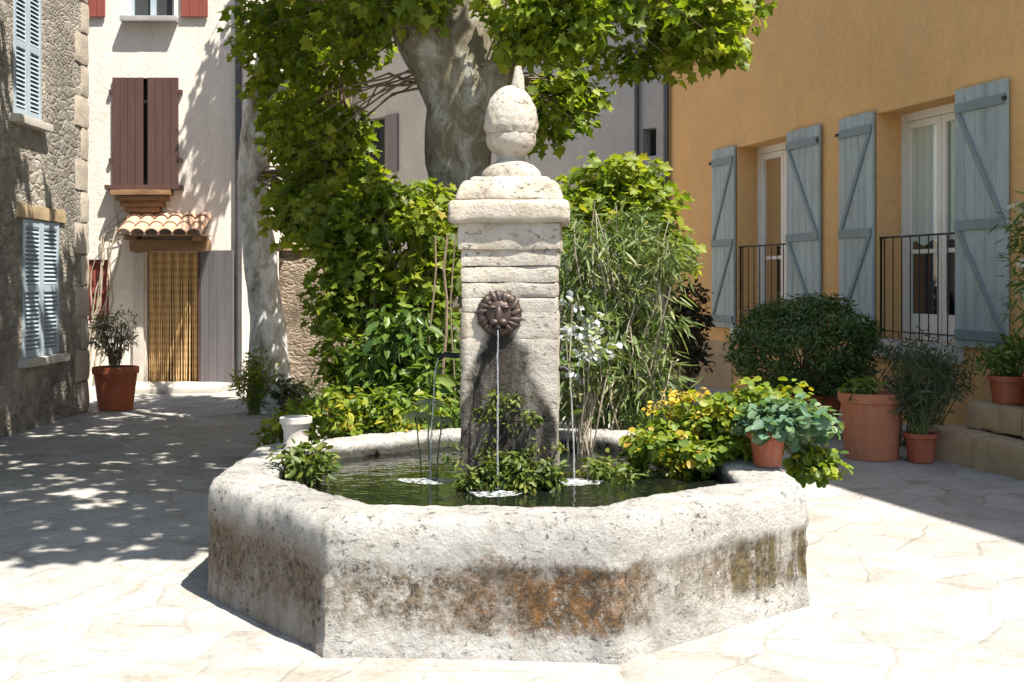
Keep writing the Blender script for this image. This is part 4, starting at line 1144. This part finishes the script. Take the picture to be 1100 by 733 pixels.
# umbrella sedge beside the left jet
sed = thing('umbrella_sedge', 'pale star shaped sedge standing in the pool at the left jet', 'plant', (-0.47, 6.32, 0.45))
st = M()
for (x, y, z) in ((-0.47, 6.32, 0.93), (-0.55, 6.45, 0.84), (-0.41, 6.4, 0.82)):
    twig(st, (x * 0.6 - 0.19, y, 0.45), (x, y, z), 0.005, 0.004, 0, 5, 5, 0.03)
st.build('stem', MT['green_stem'], sed)
for (x, y, z) in ((-0.47, 6.32, 0.93), (-0.55, 6.45, 0.84), (-0.41, 6.4, 0.82)):
    P = []; A = []; N = []
    for k in range(13):
        a = 2 * PI * k / 13
        P.append((x, y, z)); A.append((math.cos(a), math.sin(a), random.uniform(-.25, .35))); N.append((0, -0.3, 1))
    leaf_mesh('leaf_star', np.array(P), np.array(N, float), np.array(A), np.full(len(P), 0.11), T_LANCE, MT['leaf_pale'], sed, RNG.random(len(P)), 0.2, 0.25)

# ---- flower bed on the right of the basin
bed = thing('flowering_plant', 'spreading yellow green plant filling the right corner of the basin', 'plant', (1.2, 6.65, 0.5))
pts, _ = clump_points((1.08, 6.55, 0.69), (0.42, 0.36, 0.19), 60, 0.25)
pts2, _ = clump_points((1.42, 6.50, 0.80), (0.30, 0.25, 0.15), 30, 0.25)
al = np.concatenate([pts, pts2]); al[:, 2] += 0.08 * RNG.normal(size=len(al)) * (al[:, 2] > 0.72)
foliage('foliage', al, 44, 0.10, 0.042, T_ROUND, MT['leaf_yellow'], bed, up=0.9)
st = M()
for p in al: twig(st, (1.1 + (p[0]-1.1)*0.5, 6.7 + (p[1] - 6.7)*0.4, 0.46), p, 0.007, 0.003, 0.03, 4, 5)
st.build('stem', MT['green_stem'], bed)
fl_p, _ = clump_points((1.15, 6.65, 0.88), (0.4, 0.25, 0.08), 34, 0.5)
for p in fl_p: foliage('flower', [p], 9, 0.035, 0.03, T_PETAL, MT['petal_yellow'], bed, up=1.0)

# ================================================================== POTS
def pot_prof(rt, rb, h, lip=0.035, th=0.02):
    return [(rb, 0), (rb + (rt-rb)*0.4, h*0.4), (rt*0.965, h - lip*1.6), (rt*0.965, h - lip*1.5), (rt + 0.012, h - lip*1.4), (rt + 0.016, h - lip*0.6), (rt + 0.012, h - 0.004), (rt, h), (rt - th, h), (rt - th - 0.004, h - 0.03), (rt - th - 0.01, h - 0.06)]
def pot(name, label, c, rt, rb, h, mat, cat='pot', lip=0.035, group='terracotta pots around the square'):
    root = thing(name, label, cat, c, group)
    mm = M(); mm.lathe(pot_prof(rt, rb, h, lip), c, 40, lambda a, z, i: 1 + 0.008 * mn.noise(Vector((math.cos(a)*2, math.sin(a)*2, z*3 + c[0]))))
    mm.build('body', mat, root, smooth=35)
    so = M(); so.lathe([(0.01, h - 0.04), (rt - 0.027, h - 0.045), (rt - 0.027, h - 0.062), (0.01, h - 0.065)], c, 24); so.build('soil', MT['soil'], root, smooth=30)
    return root
def planted(name, label, cat, c, r, n, per, cr, ls, mat, tmpl, stem_base, bx=None, by=None, spread=0.1, smat='green_stem', **kw):
    bx = c[0] if bx is None else bx; by = c[1] if by is None else by
    root = thing(name, label, cat, (bx, by, stem_base))
    pts, d = clump_points(c, r, n, kw.pop('shell', 0.3))
    foliage('foliage', pts, per, cr, ls, tmpl, mat, root, **kw)
    st = M()
    for p in pts: twig(st, (bx + random.uniform(-spread, spread), by + random.uniform(-spread, spread), stem_base), p, 0.008, 0.003, 0.04, 4, 5)
    st.build('stem', MT[smat], root)
    return root

# red pot on the rim
rp = (1.40, 6.12, 0.60)
pot('flower_pot', 'small red terracotta pot standing on the right rim of the basin', rp, 0.098, 0.072, 0.20, MT['terracotta'])
planted('trailing_plant', 'blue green trailing plant growing in the red pot on the basin rim', 'plant', (1.50, 6.12, 0.86), (0.24, 0.17, 0.10), 34, 26, 0.075, 0.05, MT['leaf_teal'], T_ROUND, 0.75, rp[0], rp[1], 0.05, shell=0.4, up=0.9)
planted('trailing_plant', 'yellow green creeper hanging over the outside of the right rim', 'plant', (1.68, 6.18, 0.62), (0.10, 0.15, 0.10), 14, 26, 0.075, 0.045, MT['leaf_yellow'], T_ROUND, 0.72, 1.50, 6.2, 0.04, up=0.5, droop=0.8)
# white stone planter on the left back rim
wp = (-1.30, 6.72, 0.595)
root = thing('stone_planter', 'small white stone planter standing on the left back rim of the basin', 'planter', wp)
mm = M(); mm.lathe([(0.078, 0), (0.080, 0.03), (0.072, 0.06), (0.076, 0.12), (0.088, 0.155), (0.098, 0.165), (0.098, 0.195), (0.09, 0.20), (0.075, 0.20), (0.07, 0.16)], wp, 32, lambda a, z, i: 1 + 0.02 * mn.noise(Vector((math.cos(a)*2, math.sin(a)*2, z*8))))
mm.build('body', MT['pale_stone'], root, smooth=40)
so = M(); so.lathe([(0.01, 0.17), (0.069, 0.168), (0.069, 0.15), (0.01, 0.15)], wp, 20); so.build('soil', MT['soil'], root)

# box ball in a pot
bp = (3.16, 12.1, 0)
pot('flower_pot', 'squat dark terracotta pot under the clipped round bush', bp, 0.42, 0.32, 0.42, MT['terracotta'])
box = thing('round_bush', 'clipped round dark green bush below the far french window', 'bush', (3.16, 12.1, 0.38))
pts, d = clump_points((3.16, 12.1, 0.90), (0.76, 0.76, 0.53), 420, 0.86)
pts = np.array([Vector((3.16, 12.1, 0.90)) + (Vector(p) - Vector((3.16, 12.1, 0.90))) * (1 + 0.13 * mn.noise(Vector(p) * 2.6)) for p in pts])
foliage('foliage', pts, 36, 0.13, 0.048, T_OVAL, MT['leaf_box'], box, up=0.4, outward=d)
st = M()
for p in pts[::6]: twig(st, (3.16 + random.uniform(-.06, .06), 12.1, 0.36), p, 0.014, 0.005, 0.03, 4, 5)
st.build('stem', MT['stem'], box)
# big dusty pot
pot('flower_pot', 'large dusty terracotta pot in front of the clipped round bush', (3.30, 10.25, 0), 0.285, 0.235, 0.60, MT['terracotta_dusty'], lip=0.06)
planted('pot_plant', 'small green leafy plant in the large dusty pot', 'plant', (3.2, 10.2, 0.64), (0.16, 0.14, 0.09), 14, 22, 0.07, 0.06, MT['leaf_long'], T_OVAL, 0.54, 3.30, 10.25, 0.12, up=0.6)
# small pot with grassy plant
pot('flower_pot', 'small plain terracotta pot holding the grassy plant by the stone steps', (3.66, 10.0, 0), 0.14, 0.11, 0.26, MT['terracotta'], lip=0.03)
planted('pot_plant', 'upright dull green thin leaved plant in the small pot by the stone steps', 'plant', (3.68, 10.0, 0.68), (0.26, 0.24, 0.34), 60, 26, 0.11, 0.085, MT['leaf_olive'], T_LANCE, 0.2, 3.66, 10.0, 0.05, up=0.3, droop=-0.6)
planted('leafy_shrub', 'dusky thin leaved shrub under the near french window', 'shrub', (4.0, 10.9, 0.75), (0.5, 0.35, 0.35), 60, 26, 0.16, 0.075, MT['leaf_dark2'] if 'leaf_dark2' in MT else MT['leaf_olive'], T_LANCE, 0.0, 4.0, 10.9, 0.2, up=0.4)
planted('dusky_shrub', 'dark bronze leaved shrub at the far corner of the ochre house', 'shrub', (2.28, 14.6, 1.0), (0.28, 0.3, 0.62), 44, 34, 0.16, 0.09, MT['leaf_dark'], T_OVAL, 0.0, 2.28, 14.6, 0.08, 'stem', up=0.4)
# stone steps at the right edge
stp = thing('stone_steps', 'tan stone block steps at the right edge against the ochre house', 'steps', yw(9.6, 0.5, 0))
def yblock(u0, u1, d0, d1, z0, z1, name, seed):
    q = M(YF); q.rbox(((u0+u1)/2, (d0+d1)/2, (z0+z1)/2), (u1-u0, d1-d0, z1-z0), 0.05, 0.03, 0.014, 6, seed, 0.012)
    q.build(name, MT['tan_stone'], stp, smooth=60)
yblock(8.45, 9.15, 0.03, 1.30, -0.05, 0.28, 'step', 1)
yblock(9.16, 10.6, 0.03, 1.33, -0.05, 0.27, 'step', 2)
yblock(8.72, 9.45, 0.03, 1.05, 0.282, 0.53, 'step', 3)
yblock(9.46, 11.2, 0.03, 1.08, 0.282, 0.54, 'step', 4)
p0 = yw(9.05, 0.85, 0.53)
pot('flower_pot', 'terracotta pot standing on top of the tan stone steps', p0, 0.16, 0.125, 0.25, MT['terracotta'])
p1 = (p0[0], p0[1], p0[2] + 0.2)
planted('pot_plant', 'bushy dull green plant in the pot on the stone steps', 'plant', (p1[0], p1[1], 0.92), (0.22, 0.22, 0.2), 26, 28, 0.1, 0.06, MT['leaf_long'], T_OVAL, p1[2], p1[0], p1[1], 0.06, up=0.5)
po = yw(9.55, 0.85, 0.535)
pot('flower_pot', 'terracotta pot holding the tall white flowered shrub', po, 0.2, 0.15, 0.3, MT['terracotta'])
ole = planted('white_flowered_shrub', 'tall shrub with white flowers at the right edge beside the shutter', 'shrub', (po[0]-0.02, po[1], 1.75), (0.28, 0.28, 0.8), 60, 26, 0.16, 0.10, MT['leaf_long'], T_LANCE, 0.92, po[0], po[1], 0.06, 'stem', up=0.4)
pts, _ = clump_points((po[0]-0.03, po[1], 1.85), (0.30, 0.30, 0.65), 22, 0.8)
for p in pts: foliage('flower', [p], 16, 0.06, 0.045, T_PETAL, MT['petal_white'], ole, up=0.5)

# left: terracotta pot with small olive
lp = (-5.02, 14.15, 0)
pot('flower_pot', 'large terracotta pot at the corner of the rubble house', lp, 0.27, 0.21, 0.54, MT['terracotta'], lip=0.06)
planted('olive_tree', 'small bushy olive tree in the terracotta pot by the rubble house', 'tree', (-5.08, 14.15, 0.95), (0.27, 0.27, 0.34), 46, 28, 0.13, 0.07, MT['leaf_olive'], T_LANCE, 0.48, lp[0], lp[1], 0.05, 'stem', up=0.4)
sm = planted('bright_shrub', 'bright yellow green shrub at the foot of the pale tree trunk', 'shrub', (-3.14, 13.7, 0.38), (0.22, 0.22, 0.36), 36, 30, 0.12, 0.09, MT['leaf_yellow'], T_LANCE, 0.0, -3.14, 13.7, 0.08, up=0.5, droop=-0.6)
planted('low_shrub', 'dark low shrub in front of the brown garden wall', 'shrub', (-2.65, 13.7, 0.2), (0.3, 0.25, 0.22), 26, 28, 0.12, 0.07, MT['leaf_olive'], T_OVAL, 0.0, -2.65, 13.7, 0.1, up=0.5)
planted('low_shrub', 'low leafy green shrub on the ground left behind the white planter', 'shrub', (-1.95, 10.4, 0.25), (0.38, 0.3, 0.24), 26, 28, 0.12, 0.07, MT['leaf_vine'], T_OVAL, 0.0, -1.95, 10.4, 0.15, up=0.5)

# ================================================================== CAMERA, LIGHT, RENDER
cd = bpy.data.cameras.new('camera'); cam = bpy.data.objects.new('camera', cd); COL.objects.link(cam)
cam.location = (0, 0, 1.6); cam.rotation_euler = (math.radians(90), 0, 0)
cd.sensor_width = 36; cd.lens = 36 * 1200 / 1100; cd.shift_y = (304 - 366.5) / 1100
cd.clip_end = 1000; cd.clip_start = 0.05
scene.camera = cam

sd = bpy.data.lights.new('sun', 'SUN'); so = bpy.data.objects.new('sun', sd); COL.objects.link(so)
sd.energy = 5.0; sd.angle = math.radians(0.5); sd.color = (1.0, 0.95, 0.87)
dvec = Vector((SUN_H.x * math.cos(SUN_EL), SUN_H.y * math.cos(SUN_EL), math.sin(SUN_EL)))
so.rotation_euler = dvec.to_track_quat('Z', 'Y').to_euler(); so.location = dvec * 40
wd = bpy.data.worlds.new('World'); scene.world = wd; wd.use_nodes = True
nt = wd.node_tree; nt.nodes.clear()
sk = nt.nodes.new('ShaderNodeTexSky'); sk.sky_type = 'NISHITA'; sk.sun_disc = False
sk.sun_elevation = SUN_EL; sk.sun_rotation = math.atan2(SUN_H.x, SUN_H.y)
bg = nt.nodes.new('ShaderNodeBackground'); bg.inputs['Strength'].default_value = 0.10
ow = nt.nodes.new('ShaderNodeOutputWorld')
nt.links.new(sk.outputs[0], bg.inputs[0]); nt.links.new(bg.outputs[0], ow.inputs[0])

scene.render.engine = 'CYCLES'
vs_ = scene.view_settings
vs_.view_transform = 'Standard'; vs_.look = 'None'; vs_.exposure = 1.4; vs_.gamma = 1.0; vs_.use_curve_mapping = False
